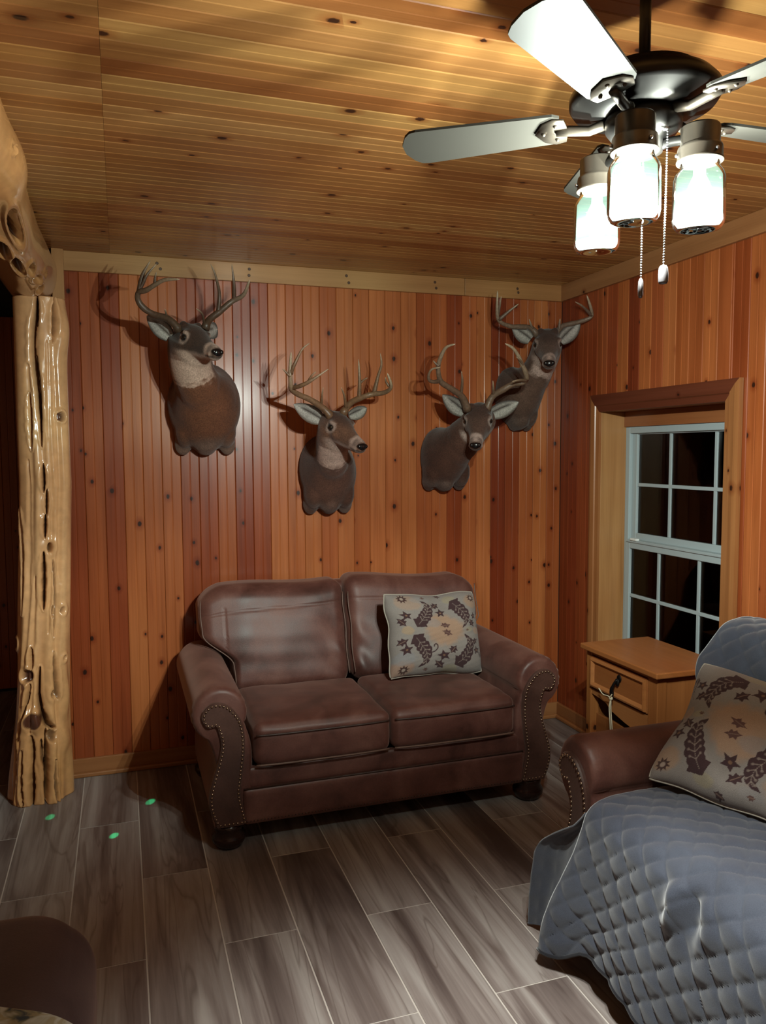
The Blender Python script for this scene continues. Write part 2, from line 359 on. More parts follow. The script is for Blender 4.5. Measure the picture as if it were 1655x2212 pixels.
DEER_DATA = {
 'd1': {
  'left': [
   ( [(-2.102,-0.342,2.065),(-2.13,-0.362,2.088),(-2.156,-0.383,2.101),(-2.213,-0.445,2.105),(-2.254,-0.465,2.128),(-2.272,-0.475,2.157),(-2.268,-0.495,2.182),(-2.241,-0.525,2.185),(-2.207,-0.565,2.201),(-2.171,-0.605,2.214),(-2.117,-0.655,2.21)] , 0.017 ),
   ( [(-2.268,-0.495,2.18),(-2.261,-0.495,2.217),(-2.249,-0.495,2.257),(-2.219,-0.495,2.311)] , 0.011 ),
   ( [(-2.264,-0.495,2.193),(-2.249,-0.505,2.22),(-2.234,-0.515,2.25),(-2.197,-0.525,2.293)] , 0.008 ),
   ( [(-2.208,-0.565,2.201),(-2.206,-0.575,2.227),(-2.201,-0.585,2.247)] , 0.007 ),
   ( [(-2.152,-0.383,2.099),(-2.157,-0.404,2.117),(-2.163,-0.424,2.132)] , 0.006 ),
  ],
  'right': [
   ( [(-1.985,-0.301,2.084),(-1.962,-0.28,2.121),(-1.916,-0.27,2.159),(-1.861,-0.27,2.207),(-1.813,-0.301,2.233),(-1.793,-0.362,2.289)] , 0.017 ),
   ( [(-1.851,-0.27,2.214),(-1.855,-0.301,2.281),(-1.865,-0.321,2.359)] , 0.01 ),
   ( [(-1.924,-0.27,2.153),(-1.917,-0.28,2.231),(-1.937,-0.321,2.304),(-1.96,-0.342,2.35)] , 0.01 ),
   ( [(-1.989,-0.301,2.1),(-2.001,-0.342,2.133),(-2.03,-0.383,2.148)] , 0.006 ),
  ],
  'ears': [((-2.135,-0.29,2.035),(-2.232,-0.29,2.12)),((-1.973,-0.27,2.069),(-1.931,-0.16,2.095))] ,
  'head': [(-2.062,-0.27,2.031),(-1.955,-0.5,1.967)] },
 'd2': {
  'left': [
   ( [(-1.425,-0.342,1.694),(-1.462,-0.342,1.73),(-1.525,-0.362,1.766),(-1.59,-0.383,1.79),(-1.626,-0.424,1.807),(-1.634,-0.445,1.832),(-1.638,-0.455,1.878),(-1.635,-0.455,1.928),(-1.632,-0.455,1.968)] , 0.017 ),
   ( [(-1.633,-0.455,1.876),(-1.629,-0.465,1.893),(-1.616,-0.475,1.924),(-1.587,-0.475,1.978),(-1.553,-0.475,2.007)] , 0.009 ),
   ( [(-1.64,-0.455,1.863),(-1.656,-0.455,1.879),(-1.672,-0.455,1.893)] , 0.007 ),
   ( [(-1.626,-0.424,1.813),(-1.603,-0.465,1.817),(-1.572,-0.495,1.831),(-1.533,-0.515,1.856),(-1.484,-0.535,1.89)] , 0.011 ),
   ( [(-1.566,-0.495,1.837),(-1.547,-0.485,1.865),(-1.528,-0.485,1.882)] , 0.006 ),
   ( [(-1.47,-0.342,1.742),(-1.476,-0.383,1.788),(-1.476,-0.404,1.82)] , 0.007 ),
  ],
  'right': [
   ( [(-1.361,-0.321,1.711),(-1.318,-0.301,1.758),(-1.264,-0.28,1.784),(-1.206,-0.28,1.803),(-1.163,-0.321,1.807),(-1.149,-0.383,1.82),(-1.157,-0.424,1.842),(-1.185,-0.455,1.887)] , 0.017 ),
   ( [(-1.268,-0.28,1.784),(-1.272,-0.301,1.863),(-1.282,-0.321,1.962)] , 0.011 ),
   ( [(-1.265,-0.301,1.857),(-1.249,-0.301,1.87),(-1.232,-0.301,1.879)] , 0.006 ),
   ( [(-1.194,-0.28,1.809),(-1.179,-0.301,1.889),(-1.169,-0.321,1.94),(-1.181,-0.342,1.991)] , 0.011 ),
   ( [(-1.161,-0.404,1.833),(-1.175,-0.404,1.854),(-1.184,-0.424,1.871)] , 0.006 ),
   ( [(-1.345,-0.321,1.732),(-1.365,-0.362,1.787),(-1.391,-0.404,1.822)] , 0.008 ),
  ],
  'ears': [((-1.456,-0.29,1.677),(-1.588,-0.28,1.751)),((-1.302,-0.25,1.701),(-1.219,-0.2,1.741))] ,
  'head': [(-1.406,-0.28,1.656),(-1.322,-0.51,1.568)] },
 'd3': {
  'left': [
   ( [(-0.731,-0.342,1.739),(-0.77,-0.362,1.793),(-0.831,-0.383,1.826),(-0.897,-0.404,1.858),(-0.929,-0.445,1.902),(-0.935,-0.465,1.938),(-0.929,-0.495,1.982),(-0.918,-0.525,2.008),(-0.894,-0.565,2.016)] , 0.018 ),
   ( [(-0.905,-0.404,1.863),(-0.95,-0.445,1.854),(-0.981,-0.465,1.858),(-0.994,-0.485,1.879),(-0.99,-0.515,1.904),(-0.959,-0.545,1.912)] , 0.011 ),
   ( [(-0.935,-0.465,1.927),(-0.949,-0.465,1.936),(-0.963,-0.465,1.95)] , 0.007 ),
   ( [(-0.775,-0.362,1.802),(-0.787,-0.404,1.861),(-0.81,-0.445,1.907)] , 0.009 ),
  ],
  'right': [
   ( [(-0.636,-0.362,1.739),(-0.616,-0.383,1.795),(-0.577,-0.424,1.828),(-0.538,-0.455,1.854),(-0.498,-0.475,1.859),(-0.49,-0.495,1.878),(-0.511,-0.515,1.913),(-0.531,-0.525,1.937),(-0.562,-0.545,1.975),(-0.602,-0.565,2.008),(-0.653,-0.585,2.025)] , 0.018 ),
   ( [(-0.492,-0.495,1.867),(-0.546,-0.535,1.864),(-0.609,-0.575,1.853)] , 0.009 ),
   ( [(-0.526,-0.525,1.933),(-0.55,-0.545,1.952),(-0.588,-0.575,1.967)] , 0.007 ),
   ( [(-0.611,-0.383,1.797),(-0.632,-0.424,1.834),(-0.645,-0.445,1.867)] , 0.009 ),
  ],
  'ears': [((-0.732,-0.31,1.716),(-0.847,-0.3,1.81)),((-0.599,-0.33,1.709),(-0.453,-0.33,1.776))] ,
  'head': [(-0.646,-0.3,1.706),(-0.776,-0.52,1.552)] },
 'd4': {
  'left': [
   ( [(-0.31,-0.27,2.126),(-0.345,-0.27,2.155),(-0.409,-0.28,2.158),(-0.464,-0.28,2.157),(-0.523,-0.29,2.172),(-0.549,-0.3,2.196),(-0.562,-0.32,2.249),(-0.57,-0.34,2.317)] , 0.015 ),
   ( [(-0.539,-0.3,2.185),(-0.503,-0.33,2.221),(-0.463,-0.36,2.256)] , 0.01 ),
   ( [(-0.547,-0.3,2.203),(-0.552,-0.33,2.248),(-0.555,-0.35,2.289)] , 0.008 ),
   ( [(-0.334,-0.27,2.146),(-0.356,-0.29,2.17),(-0.372,-0.3,2.195)] , 0.009 ),
  ],
  'right': [
   ( [(-0.208,-0.28,2.134),(-0.171,-0.29,2.171),(-0.104,-0.31,2.188),(-0.054,-0.33,2.204),(-0.037,-0.35,2.222),(-0.068,-0.38,2.265),(-0.101,-0.4,2.31)] , 0.015 ),
   ( [(-0.039,-0.35,2.222),(-0.118,-0.39,2.256),(-0.18,-0.42,2.27)] , 0.009 ),
   ( [(-0.192,-0.29,2.152),(-0.196,-0.3,2.18),(-0.199,-0.31,2.204)] , 0.009 ),
  ],
  'ears': [((-0.339,-0.26,2.096),(-0.445,-0.25,2.163)),((-0.174,-0.28,2.095),(-0.077,-0.29,2.192))] ,
  'head': [(-0.238,-0.25,2.094),(-0.346,-0.46,1.972)] },
}
POST_GROOVES = [([(-1.59,2.189),(-1.704,2.108),(-1.847,2.003),(-1.827,1.908),(-1.753,1.814),(-1.656,1.688),(-1.647,1.56)],0.009,0.05),([(-1.575,2.185),(-1.615,2.064)],0.006,0.03),([(-1.692,1.939),(-1.607,1.783),(-1.626,1.623)],0.006,0.03),([(-2.108,1.783),(-2.085,1.688),(-2.104,1.541)],0.007,0.035),([(-0.907,2.193),(-0.944,2.096),(-1.001,1.998)],0.006,0.035),([(-1.604,1.482),(-1.609,1.364)],0.007,0.05),([(-1.454,1.373),(-1.44,1.264)],0.006,0.05),([(-1.509,1.264),(-1.513,1.167)],0.007,0.05),([(-1.285,1.138),(-1.264,1.106)],0.011,0.05),([(-1.573,1.104),(-1.524,0.992),(-1.522,0.852)],0.009,0.05),([(-0.703,0.851),(-0.702,0.835)],0.008,0.03),([(-1.133,0.867),(-1.128,0.816)],0.005,0.03),([(-2.032,0.689),(-1.977,0.596)],0.006,0.04),([(-1.653,0.601),(-1.683,0.468),(-1.368,0.362),(-0.975,0.322)],0.011,0.05),([(-1.364,0.327),(-1.333,0.179),(-1.33,-0.0)],0.008,0.06),([(-1.168,0.318),(-1.13,0.276)],0.016,0.03),([(-1.836,0.176),(-1.822,0.084),(-1.809,0.0)],0.008,0.06),([(-2.57,0.3),(-2.512,0.158),(-2.486,0.006)],0.009,0.05),([(-1.08,0.488),(-1.042,0.466)],0.01,0.04),([(-1.06,0.663),(-0.975,0.538),(-0.85,0.452)],0.008,0.02),([(-0.553,0.633),(-0.634,0.621)],0.006,0.02),([(-2.021,0.535),(-2.19,0.409),(-2.44,0.282)],0.007,0.03),([(-1.908,0.309),(-1.829,0.237),(-1.834,0.166)],0.007,0.035),([(-2.153,0.246),(-2.166,0.124),(-2.065,0.006)],0.006,0.03),([(-1.548,0.286),(-1.476,0.203),(-1.362,0.159)],0.007,0.03),([(-1.019,0.19),(-1.045,0.087),(-0.97,-0.01)],0.006,0.02),([(-2.736,1.289),(-2.501,1.09),(-2.461,0.83)],0.007,0.02),([(-1.135,1.068),(-1.007,0.905),(-1.065,0.724)],0.006,0.015)]
POST_KNOTS = [((-2.165, 0.567), 0.026, 'hole'), ((-1.817, 0.372), 0.034, 'cut'), ((-3.02, 0.696), 0.02, 'hole'), ((-0.734, 1.686), 0.018, 'hole')]
CHEST = {'d1': (-1.969, 0.0, 1.746), 'd2': (-1.365, 0.0, 1.426), 'd3': (-0.737, 0.0, 1.492), 'd4': (-0.297, 0.0, 1.824)}
# ================================================================== SETTING
TONE = {'L': (.430, .142, .046), 'l': (.385, .116, .036), 'M': (.325, .086, .026), 'd': (.262, .058, .018), 'D': (.205, .039, .0130)}
def jit(c, a=.05):
    k = 1+rs.uniform(-a, a); return (c[0]*k, c[1]*k*(1+rs.uniform(-a, a)*.6), c[2]*k*(1+rs.uniform(-a, a)), 1)
BW = .0868
def board_mesh(name, width, length, across, along, normal, mat, bead=True, th=.014):
    across, along, normal = map(np.array, (across, along, normal)); g = .0020
    w = width
    P = [(0, -th), (.0006, -g), (.0034, 0)]
    if bead and w > .06: P += [(w/2-.0035, 0), (w/2-.0008, -g*.6), (w/2+.0008, -g*.6), (w/2+.0035, 0)]
    P += [(w-.0034, 0), (w-.0006, -g), (w, -th)]
    k = len(P); V = []; UV = []
    for e in (0, length):
        for a, n_ in P: V.append(across*a+normal*n_+along*e); UV.append((a, e))
    F = [(i, i+1, k+i+1, k+i) for i in range(k-1)]+[tuple(range(k))[::-1], tuple(range(k, 2*k))]
    # orient outwards
    V = np.array(V); q = F[2]; nrm = np.cross(V[q[1]]-V[q[0]], V[q[2]]-V[q[0]])
    if nrm@normal < 0: F = [t[::-1] for t in F]
    o = mesh(name, V, F, mat, None, False, uv=np.array(UV)); me = o.data; bpy.data.objects.remove(o); return me
def put(name, me, loc, parent, tone, a=.05):
    o = bpy.data.objects.new(name, me); link(o, parent); o.location = loc; o.color = jit(tone, a); return o
# ---- floor
fl = MB().add(*box(-5.2, .16, -5.4, 1.6, -.06, -.0016)).build('floor', M_grout); tag(fl, 'grey brown wood-look tile floor laid in staggered planks', 'floor', kind='structure')
TW, TL = .2325, .954
TM = {}
def tile_me(x0, x1, y0, y1):
    k = (round(x1-x0, 3), round(y1-y0, 3))
    if k not in TM:
        w_, l_ = k; V, F = box(.0022, w_-.0022, .0022, l_-.0022, -.006, 0, .0010)
        o = mesh('tile', V, F, M_tile, None, False, uv=np.array(V)[:, :2]); TM[k] = o.data; bpy.data.objects.remove(o)
    return TM[k]
xi = -2.56-TW*5
for c_ in range(17):
    xa = xi+c_*TW; xb = min(xa+TW, 0.0)
    if xb-xa < .01: continue
    y = -.5705 if c_ % 2 == 1 else -1.048
    ys = [0.0, y]
    while ys[-1] > -4.3: ys.append(ys[-1]-TL)
    for ya, yb in zip(ys[1:], ys[:-1]):
        o = bpy.data.objects.new('tile', tile_me(xa, xb, ya, yb)); link(o, fl); o.location = (xa, ya, 0)
for c_ in range(6):
    xa = xi+c_*TW
    for k in (0, 1):
        o = bpy.data.objects.new('tile', tile_me(xa, xa+TW, 0, .79)); link(o, fl); o.location = (xa, k*.79+.001, 0)
# ---- back wall
wb = MB().add(*box(-2.735, .16, .014, .16, -.05, H+.02)).build('wall_back', M_dark); tag(wb, 'knotty pine back wall of vertical beaded boards', 'wall', kind='structure')
meB = board_mesh('board', BW, 2.36, (1, 0, 0), (0, 0, 1), (0, -1, 0), M_pine)

tb = {0: 'M', 1: 'L', 2: 'l', 3: 'd', 4: 'D', 5: 'L', 6: 'l', 7: 'd', 8: 'l', 9: 'M', 10: 'L', 11: 'L', 12: 'L', 13: 'l', 14: 'L', 15: 'l', 16: 'L', 17: 'l',
      18: 'L', 19: 'd', 20: 'D', 21: 'M', 22: 'd', 23: 'd', 24: 'l', 25: 'l', 26: 'L', 27: 'd', 28: 'M', 29: 'd'}
for k in range(0, 31):
    put('board', meB, (-BW*(k+1), 0, .02), wb, TONE[tb.get(k, 'M')], .04)
wh = MB().add(*box(-5.2, -1.9, 1.594, 1.7, -.05, H+.02)).build('wall_hall', M_dark); tag(wh, 'dark board wall of the unlit hall beyond the log post', 'wall', kind='structure')
for k in range(0, 26):
    put('board', meB, (-2.2-BW*(k+1), 1.58, .02), wh, TONE['M'], .08)
# ---- right wall with the window opening
OY0, OY1, OZ0, OZ1 = -1.29, -.394, .47, 1.728
wr = MB()
wr.add(*box(.014, .16, OY1+.021, .2, -.05, H+.02)); wr.add(*box(.014, .16, -5.4, OY0-.021, -.05, H+.02))
wr.add(*box(.014, .16, OY0-.021, OY1+.021, -.05, OZ0-.026)); wr.add(*box(.014, .16, OY0-.021, OY1+.021, OZ1+.021, H+.02))
wr = wr.build('wall_right', M_dark); tag(wr, 'knotty pine right wall of vertical beaded boards around the window', 'wall', kind='structure')
meR = board_mesh('board', BW, 2.36, (0, -1, 0), (0, 0, 1), (-1, 0, 0), M_pine)
meRt = board_mesh('board', BW, 2.38-OZ1, (0, -1, 0), (0, 0, 1), (-1, 0, 0), M_pine)
meRb = board_mesh('board', BW, OZ0-.02, (0, -1, 0), (0, 0, 1), (-1, 0, 0), M_pine)
tr_ = {0: 'D', 1: 'D', 2: 'd', 3: 'd', 4: 'M', 5: 'd', 6: 'l', 7: 'D', 8: 'l', 9: 'M', 10: 'L', 11: 'l', 12: 'M', 13: 'l', 14: 'M', 15: 'd', 16: 'l', 17: 'M'}
for k in range(0, 34):
    ya, yb = -BW*k, -BW*(k+1); tn = TONE[tr_.get(k, 'M')]
    if yb < OY1-.0 and ya > OY0+.0:
        if ya > OY1:      # split board: narrow strip beside the opening
            wd = ya-OY1; put('board', board_mesh('board', wd, 2.36, (0, -1, 0), (0, 0, 1), (-1, 0, 0), M_pine, False), (0, ya, .02), wr, tn)
        elif yb < OY0:
            wd = OY0-yb; put('board', board_mesh('board', wd, 2.36, (0, -1, 0), (0, 0, 1), (-1, 0, 0), M_pine, False), (0, OY0, .02), wr, tn)
            put('board', board_mesh('board', ya-OY0, 2.38-OZ1, (0, -1, 0), (0, 0, 1), (-1, 0, 0), M_pine, False), (0, ya, OZ1), wr, tn); continue
        else:
            put('board', meRt, (0, ya, OZ1), wr, tn); put('board', meRb, (0, ya, .02), wr, tn)
            continue
        if ya > OY1: put('board', board_mesh('board', OY1-yb, 2.38-OZ1, (0, -1, 0), (0, 0, 1), (-1, 0, 0), M_pine, False), (0, OY1, OZ1), wr, tn)
    else:
        put('board', meR, (0, ya, .02), wr, tn)
# ---- ceiling planks along x, all butted on one line at x = -2.378
ce = MB().add(*box(-5.2, .16, -5.4, 1.7, H+.014, H+.10)).build('ceiling', M_dark); tag(ce, 'pine plank ceiling with beaded joints', 'ceiling', kind='structure')
JX = -2.378
meC1 = board_mesh('plank', BW, -JX-.0004, (0, -1, 0), (1, 0, 0), (0, 0, -1), M_ceil)
meC2 = board_mesh('plank', BW, 2.80, (0, -1, 0), (1, 0, 0), (0, 0, -1), M_ceil)
tc_ = 'lMlLldlMLlMdlLMldMlLMlllMdlLM'
ctone = {'L': (.420, .225, .080), 'l': (.380, .186, .062), 'M': (.335, .150, .048), 'd': (.265, .106, .033)}
for k in range(0, 52):
    y0 = -BW*k
    put('plank', meC1, (JX+.0004, y0, H), ce, ctone[tc_[(k*7+3) % len(tc_)]], .05)
    put('plank', meC2, (JX-2.80-.0002, y0, H), ce, ctone[tc_[(k*5+11) % len(tc_)]], .06)
# ---- unseen walls behind the viewer
o = MB().add(*box(-5.2, .16, -5.5, -5.4, -.05, H+.02)).build('wall_front', plain('plain_pine_wall', (.36, .15, .055), .45)); tag(o, kind='structure')
o = MB().add(*box(-5.3, -5.2, -5.4, 1.7, -.05, H+.02)).build('wall_left', o.data.materials[0]); tag(o, kind='structure')
# ---- trim
def uvbox(name, b, mat, parent, tone, ax, ch=.002):
    V, F = box(*b, ch); V = np.array(V); oth = [i for i in range(3) if i != ax]
    uv = np.stack([V[:, oth[0]]+V[:, oth[1]], V[:, ax]], 1)
    o = mesh(name, V, F, mat, parent, False, uv=uv); o.color = jit(tone, .02); return o
TR = (0.4144, 0.2294, 0.0925)
t1 = uvbox('trim_1', (-2.62, -.602, -.02, 0, 2.352, H), M_trim, None, TR, 0); tag(t1, 'pale pine trim board along the top of the back wall', 'trim', kind='structure')
uvbox('board', (-.600, 0, -.02, 0, 2.352, H), M_trim, t1, (0.3700, 0.1924, 0.0777), 0)
M_plug = plain('dark_wood_plug', (0.0740, 0.0333, 0.0148), .5)
for px, pz in ((-2.17, 2.41), (-2.155, 2.385), (-1.74, 2.412), (-1.742, 2.382), (-1.252, 2.412), (-1.240, 2.378), (-.772, 2.41), (-.765, 2.38), (-.29, 2.405), (-.285, 2.385)):
    V, F = lathe([(.0075, -.0015), (.0075, .0005), (.006, .0015)], 12); V = np.array(V); V = np.stack([V[:, 0]+px, -V[:, 2]-.0200, V[:, 1]+pz], 1)
    mesh('wood_plug', V, [q[::-1] for q in F], M_plug, t1, False)
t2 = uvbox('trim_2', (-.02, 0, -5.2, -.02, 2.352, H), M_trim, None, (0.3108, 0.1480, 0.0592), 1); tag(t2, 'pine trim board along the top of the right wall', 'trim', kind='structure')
t3 = uvbox('trim_3', (-2.625, -2.575, -.05, -.021, 2.12, H), M_trim, None, (0.4144, 0.2294, 0.0925), 2); tag(t3, 'short pine upright behind the log beam', 'trim', kind='structure')
def baseb(name, b, tone, ax, q):
    o = uvbox(name, b, M_trim, None, tone, ax); tag(o, kind='structure')
    uvbox('quarter_round', q, M_trim, o, tone, ax, .006); return o
o = baseb('baseboard_back', (-2.70, -.0, -.016, 0, 0, .085), (0.3256, 0.1443, 0.0555), 0, (-2.70, -.016, -.036, -.016, 0, .022)); o['label'] = 'pine baseboard along the back wall'; o['category'] = 'baseboard'
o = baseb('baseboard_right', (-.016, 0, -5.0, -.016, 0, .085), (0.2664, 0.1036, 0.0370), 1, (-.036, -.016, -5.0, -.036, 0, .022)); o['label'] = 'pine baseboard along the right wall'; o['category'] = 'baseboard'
# ---- window
win = empty('window_1', (.0, -.84, OZ0)); tag(win, 'white vinyl window with muntins in a pine casing on the right wall', 'window', kind='structure')
def wpart(name, b, mat=None, ch=.003):
    V, F = box(*b, ch); V = np.array(V)-np.array([.0, -.84, OZ0]); return mesh(name, V, F, mat or M_vinyl, win, False)
def wwood(name, b, tone, ax, mat=None):
    o = uvbox(name, b, mat or M_trim, win, tone, ax); o.data.transform(Matrix.Translation((0, .84, -OZ0))); return o
# casing, mitred: left, head, right and a sill piece
def casing(name, poly, tone, ax, sgn):
    # poly: outer a, outer b, inner b, inner a in (y, z); stepped profile
    poly = np.array(poly); V = []; 
    for d, t in ((0.0, -.004), (.0, -.024), (.25, -.028), (.62, -.024), (.68, -.018), (1.0, -.014), (1.0, .0)):
        p0 = poly[0]*(1-d)+poly[3]*d; p1 = poly[1]*(1-d)+poly[2]*d
        V += [(t, *p0), (t, *p1)]
    n = len(V)//2; F = [(2*i, 2*i+1, 2*i+3, 2*i+2) for i in range(n-1)]+[tuple(2*i for i in range(n)), tuple(2*i+1 for i in range(n))[::-1]]
    V = np.array(V); q = F[1]; nn = np.cross(V[q[1]]-V[q[0]], V[q[2]]-V[q[0]])
    if nn[0] > 0: F = [t_[::-1] for t_ in F]
    uv = np.stack([V[:, 2 if ax == 1 else 1]+V[:, 0], V[:, ax]], 1)
    o = mesh(name, V-np.array([0, -.84, OZ0]), F, M_trim if ax == 1 else M_pine, win, False, uv=uv); o.color = jit(tone, .02); return o
yo0, yo1, yi0, yi1 = -1.372, -.325, -1.285, -.394; zo, zi = 1.814, 1.726; zb = .40
casing('casing', [(yo1, zo), (yo0, zo), (yi0, zi), (yi1, zi)], (0.1258, 0.0333, 0.0163), 1, 1)
casing('casing', [(yo1, zb), (yo1, zo), (yi1, zi), (yi1, zb)], (0.3108, 0.1332, 0.0481), 2, 1)
casing('casing', [(yo0, zb), (yo0, zo), (yi0, zi), (yi0, zb)], (0.3256, 0.1406, 0.0503), 2, 1)
D0 = .15   # depth of the vinyl frame behind the wall face
wwood('jamb', (0, D0+.05, OY1, OY1+.02, OZ0, OZ1), (0.4144, 0.2220, 0.0851), 2)
wwood('jamb', (0, D0+.05, OY0-.02, OY0, OZ0, OZ1), (0.3700, 0.1850, 0.0703), 2)
wwood('jamb', (0, D0+.05, OY0-.02, OY1+.02, OZ1, OZ1+.02), (0.2516, 0.0962, 0.0370), 1)
wwood('window_sill', (-.03, D0+.05, OY0-.05, OY1+.05, OZ0-.025, OZ0), (0.3404, 0.1554, 0.0592), 1)
wwood('filler_strip', (D0-.012, D0+.04, OY0, OY1, 1.650, OZ1), (0.2960, 0.1110, 0.0407), 1)
a0, a1 = OY0, OY1
# outer frame
for b in ((D0, D0+.06, a1-.034, a1, OZ0, 1.650), (D0, D0+.06, a0, a0+.02, OZ0, 1.650), (D0, D0+.06, a0+.02, a1-.034, 1.616, 1.650), (D0, D0+.06, a0+.02, a1-.034, OZ0, .50)):
    wpart('window_frame', b)
ga, gb = -1.262, a1-.072
def sash(name, x0, x1, z0, z1, rt, rb, ymunt, zm):
    m = MB()
    m.add(*box(x0, x1, gb, a1-.034, z0, z1, .003)); m.add(*box(x0, x1, a0+.02, ga, z0, z1, .003))
    m.add(*box(x0, x1, ga, gb, z1-rt, z1, .003)); m.add(*box(x0, x1, ga, gb, z0, z0+rb, .003))
    V, F = m.out(); s_ = mesh(name, V-np.array([0, -.84, OZ0]), F, M_vinyl, win, False)
    xm = (x0+x1)/2
    def sub(nm, b, mat, ch=.0015):
        V, F = box(*b, ch); return mesh(nm, np.array(V)-np.array([0, -.84, OZ0]), F, mat, s_, False)
    for y in ymunt: sub('muntin', (xm-.008, xm+.004, y-.0085, y+.0085, z0+rb, z1-rt), M_vinyl)
    sub('muntin', (xm-.0085, xm+.0045, ga, gb, zm-.0085, zm+.0085), M_vinyl)
    ys = [ga]+sorted(ymunt)+[gb]
    for i in range(3):
        for za, zb_ in ((z0+rb, zm), (zm, z1-rt)):
            sub('pane', (xm-.001, xm+.003, ys[i], ys[i+1], za, zb_), M_glass, 0)
    return s_
sash('upper_sash', D0+.018, D0+.048, 1.066, 1.616, .006, .036, [-.716, -1.025], 1.352)
sash('lower_sash', D0-.018, D0+.012, .50, 1.060, .036, .03, [-.690, -.975], .779)
wpart('sash_rail', (D0-.026, D0+.03, ga-.01, gb+.02, 1.056, 1.070))
wpart('sash_lock', (D0-.034, D0-.012, -.54, -.49, 1.068, 1.080), M_latch)
wpart('night_backing', (D0+.055, D0+.058, a0, a1, OZ0, 1.65), None) if False else None
# night lawn outside the window
g = MB().add(*box(.30, 9, -7, 6, -.5, -.4)).build('ground', plain('night_ground', (.03, .035, .02), .95)); tag(g, kind='structure')

# ================================================================== LOG POST AND BEAM
def log_post():
    nz, nt = 420, 200; z = np.linspace(0, 2.19, nz); th = np.linspace(-PI, PI, nt, endpoint=False)
    Z, T = np.meshgrid(z, th, indexing='ij')
    cx = -2.738+.068*np.minimum(Z/1.4, 1); cy = -.16
    r_ = .116-.014*np.minimum(Z/1.3, 1)
    q = np.stack([np.cos(T)*1.5, np.sin(T)*1.5, Z*2.2], -1).reshape(-1, 3)
    nse = vnoise(q, 1.6, 3, 2).reshape(Z.shape)
    r_ = r_*(1+.035*np.sin(3*T+1.1*Z+.5)+.025*np.sin(5*T-1.7*Z)+.06*nse)
    r_ += .014*sstep(.5, .0, Z)*(1+.6*np.sin(6*T+2.0))          # root flare with flutes
    # bulging lobe on the right near the top
    r_ += .030*np.exp(-((T+.55)/.38)**2-((Z-2.06)/.10)**2)
    r_ += .016*np.exp(-((T+.55)/.30)**2-((Z-.25)/.05)**2)+.014*np.exp(-((T+.4)/.25)**2-((Z-.45)/.08)**2)
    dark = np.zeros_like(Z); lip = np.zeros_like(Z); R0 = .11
    def dist(pl):
        best = np.full(Z.shape, 9.)
        pl = np.array(pl)
        pl = catmull(np.c_[pl, np.zeros(len(pl))], 15)[:, :2]
        for i_, (a, b) in enumerate(zip(pl[:-1], pl[1:])):
            A = np.array([a[0]*R0, a[1]]); B = np.array([b[0]*R0, b[1]]); d = B-A
            px = T*R0-A[0]; pz = Z-A[1]; t = np.clip((px*d[0]+pz*d[1])/(d@d+1e-12), 0, 1)
            taper = .30+.70*np.sin(PI*(i_+t)/(len(pl)-1))**.6*(1+.25*math.sin(i_*1.9+a[1]*7))
            best = np.minimum(best, np.hypot(px-t*d[0], pz-t*d[1])/taper)
        return best
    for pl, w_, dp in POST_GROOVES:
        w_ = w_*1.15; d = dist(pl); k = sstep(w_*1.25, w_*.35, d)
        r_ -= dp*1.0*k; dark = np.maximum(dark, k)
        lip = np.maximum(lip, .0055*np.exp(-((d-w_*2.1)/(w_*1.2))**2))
    # shallow flutes between the holes
    for pl, w_, dp in [([(-1.95, .32), (-1.99, .62), (-1.9, 1.0)], .012, .010), ([(-1.3, .75), (-1.2, 1.2), (-1.3, 1.6), (-1.25, 2.0)], .012, .007), ([(-.9, .05), (-.95, .6), (-.85, 1.2), (-.9, 1.9)], .012, .009),
                       ([(-2.3, .0), (-2.35, .4), (-2.2, .9), (-2.3, 1.5)], .012, .008), ([(.3, 0), (.4, 1), (.2, 2.1)], .014, .012), ([(1.6, 0), (1.5, 1), (1.7, 2.1)], .014, .012), ([(2.7, 0), (2.5, 1), (2.7, 2.1)], .014, .012)]:
        r_ -= dp*sstep(w_*1.6, 0, dist(pl))
    for pl, w_, dp in [([(-1.60, 2.19), (-1.80, 1.9), (-1.62, 1.56), (-1.5, 1.3), (-1.52, 1.0), (-1.55, .8), (-1.66, .5), (-1.36, .33), (-1.34, 0)], .030, .020), ([(-2.1, 1.9), (-2.1, 1.5), (-2.0, .9), (-1.95, .6), (-1.82, .1), (-1.79, 0)], .024, .012), ([(-.95, 2.15), (-1.05, 1.6), (-.95, 1.0), (-1.05, .6), (-.85, .3), (-.8, 0)], .024, .010)]:
        d = dist(pl+[]); r_ -= dp*np.exp(-(d/w_)**2)
    r_ += lip
    knot = np.zeros_like(Z)
    for (t0, z0), rr, kind in POST_KNOTS:
        d = np.hypot((T-t0)*R0, (Z-z0)*.85); k = sstep(rr, rr*.82, d)
        if kind == 'cut': r_ += .020*np.exp(-(d/(rr*1.35))**4)-.004*k
        else: r_ -= .022*k; r_ += .008*np.exp(-((d-rr*1.25)/(rr*.35))**2)
        knot = np.maximum(knot, k)
    V = np.stack([cx+r_*np.cos(T), cy+r_*np.sin(T), Z], -1)
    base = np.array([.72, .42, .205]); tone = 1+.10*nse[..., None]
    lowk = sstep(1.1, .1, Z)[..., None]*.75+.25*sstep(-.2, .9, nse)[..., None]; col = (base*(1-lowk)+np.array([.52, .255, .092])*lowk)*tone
    streak = vnoise(np.stack([np.cos(T)*9, np.sin(T)*9, Z*1.2], -1).reshape(-1, 3), 1.0, 8, 2).reshape(Z.shape)
    col = col*(1+.10*streak[..., None]*np.array([.6, 1, 1.3]))
    col = col*(1-knot[..., None])+np.array([.085, .030, .016])*knot[..., None]
    col = col*(1-.75*dark[..., None])+np.array([.06, .028, .014])*.75*dark[..., None]  # carved hollows also painted dark, their inner shade put into the colour
